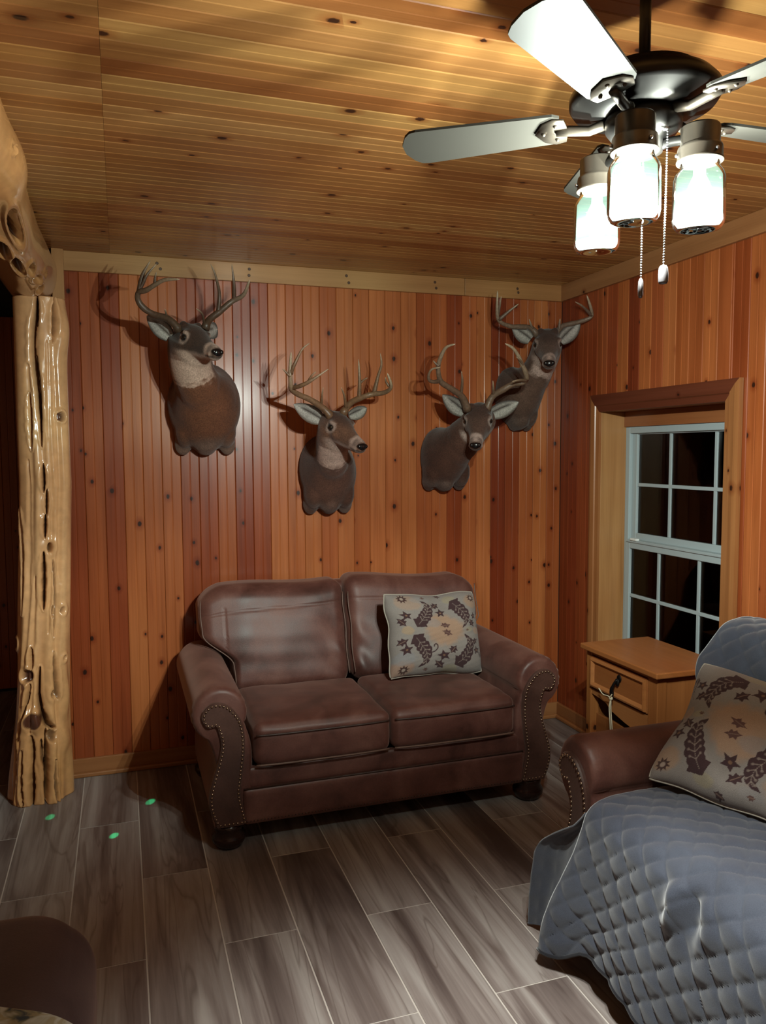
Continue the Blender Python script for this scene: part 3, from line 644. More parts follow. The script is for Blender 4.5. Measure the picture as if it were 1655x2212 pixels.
    V = V.reshape(-1, 3); F = grid_faces(nz, nt, True)
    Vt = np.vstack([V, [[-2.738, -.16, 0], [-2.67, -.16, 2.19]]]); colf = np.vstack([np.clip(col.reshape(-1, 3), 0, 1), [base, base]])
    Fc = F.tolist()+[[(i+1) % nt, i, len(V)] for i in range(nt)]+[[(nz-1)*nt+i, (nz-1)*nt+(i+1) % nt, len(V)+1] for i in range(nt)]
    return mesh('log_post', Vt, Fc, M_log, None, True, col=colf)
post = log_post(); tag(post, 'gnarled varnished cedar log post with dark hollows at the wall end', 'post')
def log_beam():
    ny, nt = 380, 160; y = np.linspace(-.045, -3.9, ny); th = np.linspace(-PI, PI, nt, endpoint=False)
    Y, T = np.meshgrid(y, th, indexing='ij')
    q = np.stack([np.cos(T)*1.4, np.sin(T)*1.4, Y*1.8], -1).reshape(-1, 3); nse = vnoise(q, 1.7, 11, 2).reshape(Y.shape)
    r_ = .118*(1+.07*nse+.03*np.sin(3*T+Y*2))
    r_ += .020*np.exp(-((Y+1.55)/.16)**2)*np.exp(-((T+.1)/.9)**2)
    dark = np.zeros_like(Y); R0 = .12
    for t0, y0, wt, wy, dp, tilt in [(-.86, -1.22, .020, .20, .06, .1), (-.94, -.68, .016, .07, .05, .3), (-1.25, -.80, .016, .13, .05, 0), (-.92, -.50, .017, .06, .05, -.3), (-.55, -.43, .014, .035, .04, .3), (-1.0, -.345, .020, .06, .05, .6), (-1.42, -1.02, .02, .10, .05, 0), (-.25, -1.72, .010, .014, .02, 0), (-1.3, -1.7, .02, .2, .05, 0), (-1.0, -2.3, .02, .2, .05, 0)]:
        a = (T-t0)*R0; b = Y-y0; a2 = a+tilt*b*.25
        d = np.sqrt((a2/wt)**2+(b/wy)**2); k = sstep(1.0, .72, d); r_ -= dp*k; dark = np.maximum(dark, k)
        r_ += .008*np.exp(-((d-1.25)/.25)**2)
    cz = 2.312+.0*Y; cx = -2.712+.012*np.sin(Y*1.7)
    V = np.stack([cx+r_*np.cos(T), Y, cz+np.minimum(r_*np.sin(T)*1.04, .121)], -1).reshape(-1, 3)
    col = np.array([.43, .215, .080])*(1+.12*nse[..., None]); col = col*(1-.8*dark[..., None])+np.array([.07, .030, .014])*.8*dark[..., None]  # shade inside the beam's hollows is painted into the vertex colour
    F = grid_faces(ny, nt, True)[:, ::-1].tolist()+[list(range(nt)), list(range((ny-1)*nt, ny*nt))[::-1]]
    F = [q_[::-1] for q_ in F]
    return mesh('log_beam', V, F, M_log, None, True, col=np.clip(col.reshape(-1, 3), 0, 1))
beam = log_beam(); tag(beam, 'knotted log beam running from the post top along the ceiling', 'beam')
for o in (post, beam):
    bm = bmesh.new(); bm.from_mesh(o.data); bmesh.ops.recalc_face_normals(bm, faces=bm.faces[:]); bm.to_mesh(o.data); bm.free()

# ================================================================== DEER MOUNTS
def voxel(pieces, vox, smooth_it=6):
    m = MB()
    for V, F in pieces: m.add(V, F)
    V, F = m.out(); o = mesh('tmp', V, F)
    bm = bmesh.new(); bm.from_mesh(o.data); bmesh.ops.recalc_face_normals(bm, faces=bm.faces[:]); bm.to_mesh(o.data); bm.free()
    md = o.modifiers.new('r', 'REMESH'); md.mode = 'VOXEL'; md.voxel_size = vox; md.use_smooth_shade = True
    s_ = o.modifiers.new('s', 'SMOOTH'); s_.iterations = smooth_it; s_.factor = .5
    dg = bpy.context.evaluated_depsgraph_get(); me = bpy.data.meshes.new_from_object(o.evaluated_get(dg))
    bpy.data.objects.remove(o)
    co = np.zeros(len(me.vertices)*3); me.vertices.foreach_get('co', co); return me, co.reshape(-1, 3)
def loft(rings, n=28, capped=True):
    """rings: (centre, side vec, up vec, half side, half up, power, drop)"""
    th = np.arange(n)*2*PI/n; V = []
    for c, s, u_, a, b, p in rings:
        cs, sn = np.cos(th), np.sin(th)
        x = np.sign(cs)*np.abs(cs)**(2/p)*a; y = np.sign(sn)*np.abs(sn)**(2/p)*b
        V.append(np.array(c)+x[:, None]*np.array(s)+y[:, None]*np.array(u_))
    m = len(rings); V = np.vstack(V); F = grid_faces(m, n, True).tolist()+[list(range(n))[::-1], list(range((m-1)*n, m*n))]
    return V, F
def unit(v): v = np.asarray(v, float); return v/np.linalg.norm(v)
def bez(p, n):
    t = np.linspace(0, 1, n)[:, None]; p = [np.asarray(q, float) for q in p]
    return (1-t)**3*p[0]+3*(1-t)**2*t*p[1]+3*(1-t)*t*t*p[2]+t**3*p[3]
def deer(key, label, ca, cb, nr, neck_pull, out, chest_tilt=0.0, bib=(.42, .36, .30), bibpos=.78, body=(.085, .045, .028), dark=(.045, .028, .020), headcol=(.075, .048, .033), lobes=((-.62, -.86), (.62, -.86)), antcol=(.12, .075, .045), earcol=(.34, .31, .28)):
    d = DEER_DATA[key]; Cc = np.array(CHEST[key]); Hb = np.array(d['head'][0]); Ns = np.array(d['head'][1])
    root = empty('deer_mount', (Cc[0], 0, Cc[2])); tag(root, label, 'deer mount', 'shoulder-mounted deer on the back wall'); off = np.array([Cc[0], 0, Cc[2]])
    fw = unit(Ns-Hb); up = unit(np.array([0, 0, 1.])-fw*fw[2]); sd = np.cross(fw, up)      # sd points to the animal's right
    L = .275
    # neck and chest
    p2 = Hb-fw*.02+np.array([0, .02, -neck_pull]); sp = bez([Cc+[0, -.002, 0], Cc+np.array([0, -out, .05]), p2, Hb+fw*.03], 26)
    T = np.gradient(sp, axis=0); T /= np.linalg.norm(T, axis=1)[:, None]; T[0] = (0, -1, 0)
    rings = []; tt = np.linspace(0, 1, 26)
    for k in range(26):
        t = tt[k]; g = float(sstep(.06, .62, t)); a = ca*(1-g)+nr*g; g = float(sstep(.02, .52, t)); b = cb*(1-g)+nr*1.05*g
        if t < .2: a *= 1+.05*math.sin(t/.2*PI); b *= 1+.03*math.sin(t/.2*PI)
        s_ = np.array([1., 0, 0]); s_ = unit(s_-T[k]*(s_@T[k])); u_ = np.cross(s_, T[k]); u_ = u_ if u_[2] > 0 or t > .5 and u_[1] < 0 else -u_
        rings.append((sp[k], s_, u_, a, b, 2.0))
    pieces = [loft(rings)]
    # lobes where the forelegs were, and the brisket
    for lx, lz in lobes:
        pieces.append(ball(Cc+np.array([lx*ca*1.02, -.030, (lz+.05)*cb]), (.042, .032, .056)))
        pieces.append(ball(Cc+np.array([lx*ca*.95, -.055, (lz+.34)*cb]), (.050, .075, .085)))
    pieces.append(ball(Cc+np.array([0, -.055, -.78*cb]), (.34*ca+.012, .085, .055)))
    pieces.append(ball(Cc+np.array([0, -.050, -.90*cb]), (.22*ca+.012, .050, .038)))
    for tq, kq in ((.34, 1.14), (.44, 1.08), (.54, 1.03)):
        c_ = sp[int(tq*25)]; pieces.append(ball(c_+np.array([0, -.012, .0]), (nr*kq*.98, nr*kq*1.12, nr*kq*1.15), 18, 12))
    # head
    def hp(t, s, u_): return Hb+fw*t+sd*s+up*u_
    prof = [(-.055, .030, .034, .000), (-.04, .050, .055, .000), (-.01, .062, .066, .002), (.03, .066, .068, .004), (.065, .066, .064, .002), (.10, .060, .060, -.006), (.13, .050, .054, -.013),
            (.16, .042, .047, -.018), (.19, .036, .041, -.021), (.215, .033, .037, -.023), (.24, .032, .034, -.024), (.258, .028, .028, -.025), (.27, .016, .017, -.026)]
    pieces.append(loft([(hp(t, 0, u_), sd, up, a, b, 2.25) for t, a, b, u_ in prof]))
    pieces.append(ball(hp(.05, 0, -.035), (.050, .050, .045)))       # jaw angle
    for s in (-1, 1):
        pieces.append(ball(hp(.078, s*.052, .034), (.020, .020, .016)))   # brow
        pieces.append(ball(hp(.105, s*.043, -.012), (.024, .024, .024)))  # cheek
        pieces.append(ball(hp(.022, s*.036, .058), (.021, .021, .024)))   # pedicle
        pieces.append(ball(hp(.245, s*.020, -.030), (.017, .017, .016)))  # lip
    me, co = voxel(pieces, .0070, 8)
    # fur colours, placed in the animal's own frame
    q = co-Hb; ht, hs, hu = q@fw, q@sd, q@up
    ax = np.array([np.argmin(np.linalg.norm(sp-c, axis=1)) for c in co])
    at = tt[ax]; rad = co-sp[ax]; front = -(rad@unit([0, 1, .9]))/np.maximum(np.linalg.norm(rad, axis=1), 1e-6)
    nz = vnoise(co, 22, 5, 2); nz2 = vnoise(co, 60, 9, 2)
    def mixc(a, b, k): return a*(1-k[:, None])+np.array(b)*k[:, None]
    col = np.tile(np.array(body), (len(co), 1)); col = mixc(col, dark, np.clip(.35+.35*nz, 0, 1)*.7)
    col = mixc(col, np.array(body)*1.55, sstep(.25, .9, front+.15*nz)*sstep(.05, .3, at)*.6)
    b_ = np.linalg.norm(q-(fw*.03-up*0), axis=1)
    throat = sstep(bibpos-.16, bibpos-.10, at+.03*nz2)*sstep(bibpos+.15, bibpos+.07, at+.02*nz2)*sstep(.25, .6, front+.08*nz2)
    col = mixc(col, bib, throat*.95)
    inh = sstep(.115, .09, np.hypot(hs, hu+.0))*sstep(-.07, -.03, ht)
    col = mixc(col, headcol, inh)
    col = mixc(col, dark, inh*sstep(.02, .06, hu)*.75)                       # dark crown
    col = mixc(col, np.array(bib)*.8, inh*sstep(-.030, -.052, hu+.004*nz2)*sstep(.03, .10, ht))   # pale jaw and chin
    for s in (-1, 1):
        e = hp(.080, s*.062, .014); de = np.linalg.norm(co-e, axis=1)
        col = mixc(col, np.array(bib)*.72, sstep(.036, .024, de+.004*nz2))
        col = mixc(col, (.015, .010, .008), sstep(.021, .015, de))
    mz = ht-.2
    col = mixc(col, np.array(bib)*.95, inh*sstep(.195, .215, ht+.006*nz2)*sstep(.262, .25, ht))
    col = mixc(col, (.02, .014, .012), inh*sstep(.205, .22, ht)*np.exp(-((hu+.040)/.0045)**2)*.9)   # mouth line
    col = mixc(col, (.03, .02, .016), inh*sstep(.222, .232, ht)*sstep(-.028, -.018, hu)*sstep(.0, .02, np.abs(hs))*.6)
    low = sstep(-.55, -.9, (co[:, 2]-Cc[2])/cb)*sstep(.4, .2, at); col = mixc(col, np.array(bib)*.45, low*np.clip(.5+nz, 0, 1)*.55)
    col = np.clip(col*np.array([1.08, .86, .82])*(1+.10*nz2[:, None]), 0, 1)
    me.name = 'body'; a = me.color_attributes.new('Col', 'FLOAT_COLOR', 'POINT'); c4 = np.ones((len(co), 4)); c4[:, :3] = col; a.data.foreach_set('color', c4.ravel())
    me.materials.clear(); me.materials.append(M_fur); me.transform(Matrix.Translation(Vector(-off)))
    bo = bpy.data.objects.new('body', me); link(bo, root)
    # eyes, nose
    for s in (-1, 1):
        V, F = ball(hp(.080, s*.0575, .013), .0135, 14, 10); mesh('eye', V-off, F, M_eye, root)
    nsd = MB(); V, F = ball((0, 0, 0), 1, 18, 12); V = np.array(V)
    Vn = hp(.258, 0, -.020)+(V[:, :1]*.017)*fw+(V[:, 1:2]*.026*(1-.25*(V[:, 2:3] < 0)*-V[:, 2:3]))*sd+(V[:, 2:3]*.0185)*up
    nsd.add(Vn, F)
    for s in (-1, 1):
        V2, F2 = ball(hp(.262, s*.017, -.016), (.011, .011, .011), 12, 8); nsd.add(V2, F2)
    V, F = nsd.out(); mesh('nose', V-off, F, M_nose, root)
    # ears
    for (eb, et), EV in zip(d['ears'], (1, -1)):
        eb, et = np.array(eb), np.array(et); ln = np.linalg.norm(et-eb); ex = (et-eb)/ln
        face = unit(fw*.75+np.array([-.2, -.8, 0])*.6); face = unit(face-ex*(face@ex)); wv = np.cross(ex, face)
        nu, nv = 26, 13; V = []; Cc_ = []
        for layer in (0, 1):
            for i in range(nu):
                t = i/(nu-1); wd = min(.30*ln, .040)*1.0*math.sin(PI*min(1, (t*.86+.14))**.9)**.75*(1 if t < .97 else .5)+.001
                for j in range(nv):
                    v = j/(nv-1)*2-1
                    cup = .022*(v*v)*math.sin(PI*(t*.8+.1))-.006*(layer)+.012*t*t
                    V.append(eb+ex*(t*ln)+wv*(v*wd)+face*cup-face*.010*(1-t))
                    if layer == 0:
                        cc = np.array(earcol)*(1-.30*abs(v)); q1 = math.exp(-((v*EV-.18)/.20)**2)*float(sstep(.92, .60, t))
                        cc = cc*(1-.93*q1)+np.array(dark)*.8*q1; q2 = float(sstep(.72, .92, abs(v))); cc = cc*(1-q2)+np.array(headcol)*.8*q2
                        Cc_.append(cc)
                    else: Cc_.append(np.array(headcol)*.9)
        V = np.array(V); n1 = nu*nv
        F = grid_faces(nu, nv).tolist()+[q_[::-1] for q_ in (grid_faces(nu, nv)+n1).tolist()]
        rim = [i*nv for i in range(nu)]+[(nu-1)*nv+j for j in range(1, nv)]+[i*nv+nv-1 for i in range(nu-2, -1, -1)]+[j for j in range(nv-2, 0, -1)]
        for a_, b2 in zip(rim, rim[1:]+rim[:1]): F.append([a_, a_+n1, b2+n1, b2])
        eo = mesh('ear', V-off, F, M_fur, root, True, col=np.clip(np.array(Cc_)*(1+.12*vnoise(V, 60, 4, 1)[:, None]), 0, 1)); eo['label'] = 'pale grey ear'
    # antlers
    for side in ('left', 'right'):
        m = MB(); cols = []
        for i, (pts, r0) in enumerate(d[side]):
            n = max(10, 4*len(pts)); P = catmull(pts, n); t = np.linspace(0, 1, n)
            if i == 0: P[0] += -up*.012; rr = r0*.92*(1-t)**.42*(1-.12*t)+.0012; rr[:2] *= 1.18
            else:
                dr = P[1]-P[0]; P[0] = P[0]-unit(dr)*.004; rr = r0*.92*(1-t)**.62+.0009
            rr = rr*(1+.06*vnoise(P, 70, i+3, 1))
            V, F = tube(P, rr, 10); m.add(V, F)
            k = np.repeat(t, 10)[:, None]; base = np.array(antcol)*(1-k**3.5)+np.array([.36, .28, .19])*k**3.5
            cols.append(base*(.85+.3*k))
        V, F = m.out(); ao = mesh('antler', V-off, F, M_antler, root, True, col=np.vstack(cols))
    return root
deer('d1', 'deer mount nearest the log post with raised head and square white throat patch', .165, .218, .096, .16, .19, bibpos=.76, antcol=(.075, .045, .028), body=(.10, .048, .026), dark=(.045, .024, .016), headcol=(.045, .030, .022))
deer('d2', 'deer mount hung lowest over the loveseat, head turned sideways, with many-pointed antlers', .140, .195, .080, .15, .17, bibpos=.72, antcol=(.16, .085, .045), headcol=(.11, .065, .042), bib=(.36, .31, .27), body=(.075, .042, .030), dark=(.035, .021, .017))
deer('d3', 'deer mount with thick hooked antlers and lowered head, left of the corner deer', .115, .158, .085, .05, .20, bibpos=9, bib=(.35, .32, .29), body=(.062, .036, .026), dark=(.036, .022, .018), headcol=(.070, .045, .034), antcol=(.14, .085, .055), lobes=((-.62, -.80), (.85, -.80)))
deer('d4', 'deer mount in the room corner with wide ears, above the hooked-antler deer', .120, .165, .076, .12, .17, bibpos=.70, bib=(.30, .26, .23), body=(.070, .048, .036), dark=(.034, .022, .018), headcol=(.080, .058, .046), antcol=(.13, .085, .06), lobes=((-.1, -.86), (.5, -.86)))
# ================================================================== LEATHER SOFAS
NAILP = [(.600, .112), (.622, .219), (.615, .294), (.603, .401), (.609, .488), (.634, .539), (.670, .572), (.711, .577), (.739, .556), (.745, .530), (.728, .502), (.697, .504), (.682, .470), (.675, .421), (.687, .358), (.709, .286), (.723, .223), (.719, .169), (.700, .117)]
def sofa(name, label, half, loc, rotz, nseat=2):
    root = empty(name, loc); root.rotation_euler = (0, 0, rotz); tag(root, label, 'sofa')
    dq = half-.785
    def cushion_obj(nm, V, F, mat=M_leather, par=root):
        o = mesh(nm, V, F, mat, par, True); return weld(o)
    # base frame and back
    m = MB(); V, F = box(-.60-dq, .60+dq, .02, .80, .095, .30, .012); m.add(V, F)
    m.build('base', M_leather, root, True)
    V, F, U = rbox(1.30+2*dq, .13, .78, .05, (40, 6, 30)); V = V+[0, .815, .475]
    V[:, 2] += .03*np.cos(V[:, 0]/(.65+dq)*1.3)*(V[:, 2] > .6); cushion_obj('back_frame', V, F)
    # front rail: upper recessed band, lower apron, cord seam between
    V, F, U = rbox(1.19+2*dq, .035, .085, .012, (60, 4, 6)); cushion_obj('upper_rail', V+[0, .020, .272], F)
    V, F, U = rbox(1.21+2*dq, .040, .142, .014, (80, 4, 10)); V = V+[0, .010, .165]; V[:, 1] += .004*np.exp(-(V[:, 0]/.006)**2); ap = cushion_obj('apron', V, F)
    V, F = tube([(-.60-dq, -.006, .236), (.60+dq, -.006, .236)], .0035, 8); mesh('cord_seam', V, F, M_dseam, root)
    m = MB()
    for x in np.arange(-.59-dq, .59+dq, .0135): m.add(*ball((x, -.012, .110), (.0032, .002, .0032), 6, 4))
    tag(m.build('nailhead_row', M_dseam, ap, True), kind='stuff')
    # arms
    prof = [(.565, .09), (.563, .25), (.565, .40)]
    for a in np.linspace(205, -62, 22): prof.append((.685+.105*math.cos(math.radians(a)), .535+.105*math.sin(math.radians(a))))
    prof += [(.716, .40), (.703, .34), (.703, .27), (.713, .18), (.712, .09)]
    prof = np.array(prof); pr = catmull(prof, 90); k0 = len(pr)
    bot = np.stack([np.linspace(.712, .565, 10)[1:-1], np.full(8, .09)], 1); pr = np.vstack([pr, bot]); cen = np.array([.66, .42])
    for sgn in (-1, 1):
        vs_ = np.r_[0, .003, .010, .022, .04, .07, np.linspace(.12, .78, 16), .80, .81]
        V = []
        ang = np.arctan2(pr[:, 1]-.535, pr[:, 0]-.685); roll = sstep(.44, .5, pr[:, 1])
        for v in vs_:
            s_ = .86+.14*sstep(0, .03, v)**.5 if v < .03 else 1.0
            if v < .012: s_ = .80+.2*math.sqrt(max(0, 1-(1-v/.03)**2))
            p = cen+(pr-cen)*np.array([s_, .5+.5*s_]) if v < .03 else pr.copy()
            rip = roll*.0035*np.sin(ang*26)*math.exp(-((v-.03)/.022)**2)
            d = p-np.array([.685, .535]); p = p+d/(np.linalg.norm(d, axis=1)[:, None]+1e-9)*rip[:, None]
            seam = -.0035*math.exp(-((v-.50)/.006)**2); p = p+d/(np.linalg.norm(d, axis=1)[:, None]+1e-9)*(seam*roll)[:, None]
            V.append(np.stack([sgn*(p[:, 0]+dq), np.full(len(p), v), p[:, 1]], 1))
        n = len(pr); V = np.vstack(V); F = grid_faces(len(vs_), n, True).tolist()
        F += [list(range(n)), list(range((len(vs_)-1)*n, len(vs_)*n))[::-1]]
        if sgn > 0: F = [q[::-1] for q in F]
        ar = mesh('arm', V, F, M_leather, root, True)
        bm = bmesh.new(); bm.from_mesh(ar.data); bmesh.ops.recalc_face_normals(bm, faces=bm.faces[:]); bm.to_mesh(ar.data); bm.free()
        # scroll panel with nailheads
        np_ = catmull(np.array(NAILP), 120); c2 = np.array([.665, .40])
        # grow outline a little beyond the nails
        tang = np.gradient(np_, axis=0); nrm = np.stack([-tang[:, 1], tang[:, 0]], 1); nrm /= np.linalg.norm(nrm, axis=1)[:, None]
        outl = np_+nrm*.0095
        outl = np.vstack([outl, [(.705, .100), (.65, .098), (.605, .100)]])
        n = len(outl); V = []
        for v, e in ((.006, 0), (-.010, .0), (-.0155, -.0035)):
            q = outl if e == 0 else np.vstack([np_+nrm*.006, [(.703, .104), (.65, .102), (.607, .104)]])
            V.append(np.stack([sgn*(q[:, 0]+dq), np.full(n, v), q[:, 1]], 1))
        V = np.vstack(V); F = grid_faces(3, n, True).tolist()
        pan = mesh('arm_panel', V, F+[list(range(2*n, 3*n))], M_panel, root, False)
        bm = bmesh.new(); bm.from_mesh(pan.data); bmesh.ops.triangulate(bm, faces=[q for q in bm.faces if len(q.verts) > 4]); bmesh.ops.recalc_face_normals(bm, faces=bm.faces[:]); bm.to_mesh(pan.data); bm.free()
        pan['label'] = 'darker leather scroll panel edged with nailheads'
        dd = np.r_[0, np.cumsum(np.linalg.norm(np.diff(np_, axis=0), axis=1))]; m = MB()
        for s_ in np.arange(.0, dd[-1], .0148):
            x = np.interp(s_, dd, np_[:, 0]); z = np.interp(s_, dd, np_[:, 1]); m.add(*ball((sgn*(x+dq), -.0165, z), (.0047, .0038, .0047), 8, 6))
        for x in np.linspace(.612, .692, 6): m.add(*ball((sgn*(x+dq), -.0165, .112), (.0047, .0038, .0047), 8, 6))
        tag(m.build('nailhead_trim', M_nail, pan, True), kind='stuff')
    # feet
    for x in (-.655-dq, .655+dq):
        for y in (.05, .76):
            V, F = lathe([(.030, 0), (.052, .006), (.066, .030), (.066, .046), (.052, .068), (.058, .076), (.058, .096)], 24, (x, y, 0)); mesh('bun_foot', V, F, M_foot, root)
    # seat cushions
    W = (1.128+2*dq)/nseat
    for i in range(nseat):
        uc = -.564-dq+W*(i+.5)
        V, F, U = rbox(W-.006, .54, .165, .034, (60, 56, 18))
        puff = (1-U[:, 0]**4)*(1-U[:, 1]**4); V[:, 2] += np.where(U[:, 2] > 0, .014*puff, -.004*puff)
        V[:, 1] += -.010*(1-U[:, 0]**4)*(U[:, 1] < -.5)*(1-.3*U[:, 2]**2)
        zt = .0825
        for zz, dp in ((.048, .0042),):
            V[:, 1] += (U[:, 1] < -.9)*dp*np.exp(-((V[:, 2]-zz)/.004)**2)
        V += vnoise(V+i, 14, 2+i, 2)[:, None]*.0025
        o = cushion_obj('seat_cushion', V+[uc, .255, .398], F)
        x0, x1, y0, y1 = uc-W/2+.012, uc+W/2-.012, -.022, .50
        def ring(z, inset, rad, mat):
            P = []
            for t in np.linspace(0, 1, 30): P.append((x0+(x1-x0)*t, y0-.0105*(1-(2*t-1)**4)+inset, z))
            V, F = tube(P, rad, 8); mesh('piping', V, F, mat, o)
        ring(.445, .006, .0038, M_dseam); ring(.326, .010, .0042, M_piping)
    # back cushions
    Wb = (1.40+2*dq)/nseat
    for i in range(nseat):
        ul = -.70-dq+Wb*i; uc = ul+Wb/2
        V, F, U = rbox(Wb-.006, .20, .47, .062, (96, 14, 74))
        zz = V[:, 2]+.235          # 0..0.47
        V[:, 1] += np.where(U[:, 1] < 0, -.022, .01)*(1-U[:, 0]**2)*(1-U[:, 2]**2)
        # T-shape over the arms
        X = V[:, 0]+uc; lim = .555+dq+.145*sstep(.13, .27, zz)
        X = np.clip(X, -lim, lim) if False else np.where(np.abs(X) > .40+dq, np.sign(X)*(.40+dq+(np.abs(X)-.40-dq)*(lim-.40-dq)/(.30)), X)
        # shaped top: higher toward the middle of the sofa
        V[:, 2] += sstep(.25, .47, zz)*(.022*np.cos(X/(.70+dq)*1.45)-.012+.010*np.sin(X*9+i))
        V[:, 2] -= sstep(.3, .47, zz)*.035*sstep(.58+dq, .70+dq, np.abs(X))
        fr = (U[:, 1] < -.5)*1.0
        hs = .365+.012*np.cos(X*4)
        V[:, 1] += fr*.0045*np.exp(-((zz-hs)/.0035)**2)
        so = .58+dq; V[:, 1] += fr*.0045*np.exp(-((np.abs(X)-so)/.0035)**2)*(zz < hs+.02)
        V[:, 1] += fr*.006*vnoise(np.c_[X, zz*1.5], 8, 20+i, 2)
        inner = np.exp(-((np.abs(X)-.03)/.07)**2); V[:, 1] += fr*.008*np.sin(zz*38+X*30)*inner*sstep(.42, .1, zz)
        V[:, 0] = X
        V[:, 1] += zz*.30; V[:, 2] = zz-.0+(V[:, 2]+.235-zz)
        o = cushion_obj('back_cushion', V+[0, .645, .435], F)
        # welt along both side edges
        for e in (-1, 1):
            P = []
            for z in np.linspace(.05, .42, 26):
                xe = uc+e*(Wb/2-.014)
                if abs(xe) > .40+dq: lm = .555+dq+.145*float(sstep(.13, .27, z)); xe = math.copysign(.40+dq+(abs(xe)-.40-dq)*(lm-.40-dq)/.30, xe)
                P.append((xe+.003*math.sin(z*30), .645-.094+z*.30, .435+z))
            V, F = tube(P, .0028, 8); mesh('piping', V, F, M_piping, o)
    return root
sofa('loveseat', 'brown suede loveseat with rolled nailhead arms under the deer mounts', .785, (-1.345, -.95, 0), 0, 2)
sofa('sofa', 'brown leather sofa along the right wall, mostly covered by the blue-grey quilted throw', 1.02, (-1.045, -1.735-1.02, 0), -PI/2, 3)

# ================================================================== FLORAL PILLOWS
def inpoly(px, py, poly):
    poly = np.asarray(poly); x, y = poly[:, 0], poly[:, 1]; c = np.zeros(px.shape, bool); j = len(poly)-1
    for i in range(len(poly)):
        if y[i] != y[j]:
            k = ((y[i] > py) != (y[j] > py)) & (px < (x[j]-x[i])*(py-y[i])/(y[j]-y[i])+x[i]); c ^= k
        j = i
    return c
def pattern(U_, V_):
    """u to the right, v up, both 0..1"""
    col = np.tile(np.array([.285, .262, .235]), (len(U_), 1))
    def uvp(x, y): u_ = (x-150)/1330; t = 150+.09*(x-150); return u_, 1-(y-t)/(1405-t)
    def blend(k, c, a=1.0):
        nonlocal col
        k = np.clip(k*a, 0, 1)[:, None]; col = col*(1-k)+np.array(c)*k
    nz = vnoise(np.c_[U_, V_]*1.0, 40, 3, 2)
    for x, y, rx, ry, c, a in [(860, 790, 290, 260, (.42, .265, .165), .8), (420, 330, 170, 130, (.40, .275, .19), .6), (1370, 430, 130, 110, (.40, .26, .16), .7), (250, 1290, 200, 120, (.40, .25, .17), .7), (350, 765, 75, 60, (.40, .30, .19), .8), (1380, 860, 70, 60, (.40, .28, .20), .8), (1000, 330, 90, 60, (.36, .32, .20), .6), (930, 1370, 120, 80, (.34, .31, .20), .6), (1250, 830, 60, 40, (.36, .32, .2), .6), (600, 300, 140, 60, (.30, .29, .28), .5), (300, 1150, 160, 110, (.27, .28, .29), .6), (700, 690, 120, 80, (.26, .27, .28), .4)]:
        u0, v0 = uvp(x, y); d = np.hypot((U_-u0)/(rx/1330), (V_-v0)/(ry/1260))+.12*nz; blend(sstep(1.15, .75, d), c, a)
    DK = (.062, .034, .036); LT = (.30, .25, .21)
    def paisley(sp, wmax):
        P = np.array([uvp(*q) for q in sp]); S = catmull(np.c_[P, np.zeros(len(P))], 60)[:, :2]; T = np.gradient(S, axis=0); T /= np.linalg.norm(T, axis=1)[:, None]; N = np.stack([-T[:, 1], T[:, 0]], 1)
        t = np.linspace(0, 1, 60); w_ = wmax*(np.sin(PI*np.clip(t*.86+.02, 0, 1))**.8)*(.45+.75*t)*(1+.22*np.abs(np.sin(t*PI*6.5))-.1)
        poly = np.vstack([S+N*w_[:, None], (S-N*w_[:, None])[::-1]]); k = inpoly(U_, V_, poly); blend(k, DK)
        e = S[-1]; # barbed base
        tri = [e+N[-1]*wmax*1.25-T[-1]*.02, e+T[-1]*wmax*.55, e-N[-1]*wmax*1.25-T[-1]*.02, S[-16]]; blend(inpoly(U_, V_, tri), DK)
        d = np.full(len(U_), 9.)
        for i in range(8, 59, 2): d = np.minimum(d, np.hypot(U_-S[i][0], V_-S[i][1]))
        wv = .0035; blend(sstep(wv*1.6, wv*.8, d), LT, .8)
        for i in range(14, 56, 7):
            for sg in (-1, 1):
                a = S[i]; b = S[i]+N[i]*sg*w_[i]*.55-T[i]*.03; dd = b-a; tt_ = np.clip(((U_-a[0])*dd[0]+(V_-a[1])*dd[1])/(dd@dd), 0, 1)
                blend(sstep(.0045, .002, np.hypot(U_-a[0]-tt_*dd[0], V_-a[1]-tt_*dd[1])), LT, .75)
                blend(sstep(.011, .008, np.hypot(U_-b[0], V_-b[1])), LT, .55)
    W = .072
    for sp in ([(585, 318), (650, 380), (650, 490), (580, 600), (500, 690)], [(1130, 790), (1195, 700), (1170, 570), (1110, 470), (1040, 390)], [(500, 1295), (590, 1210), (580, 1080), (510, 960), (440, 870)], [(1160, 890), (1215, 1000), (1190, 1120), (1110, 1210), (1030, 1265)], [(1440, 560), (1455, 660), (1445, 740), (1430, 815)], [(1400, 980), (1440, 1060), (1430, 1140), (1420, 1200)]):
        paisley(sp, W if len(sp) == 5 else .022)
    def star(x, y, r_, n, c, cen, rc, rot=0.0, inner=.5):
        u0, v0 = uvp(x, y); r_ = r_*1.12/1300; poly = []
        for k in range(2*n):
            a = rot+PI*k/n; q = r_*(1 if k % 2 == 0 else inner); poly.append((u0+q*math.cos(a), v0+q*math.sin(a)))
        blend(inpoly(U_, V_, poly), c); d = np.hypot(U_-u0, V_-v0); blend(sstep(rc/1300*1.1, rc/1300*.7, d), cen)
    for x, y, r_ in ((365, 262, 72), (1365, 385, 62), (310, 1320, 68)): star(x, y, r_, 9, (.075, .04, .035), (.40, .33, .27), 26, .2, .55)
    for x, y, r_ in ((335, 545, 76), (830, 520, 72), (320, 1030, 80), (830, 1165, 80), (1345, 640, 58), (1345, 1120, 58)): star(x, y, r_, 5, DK, (.22, .13, .08), 16, .5, .46)
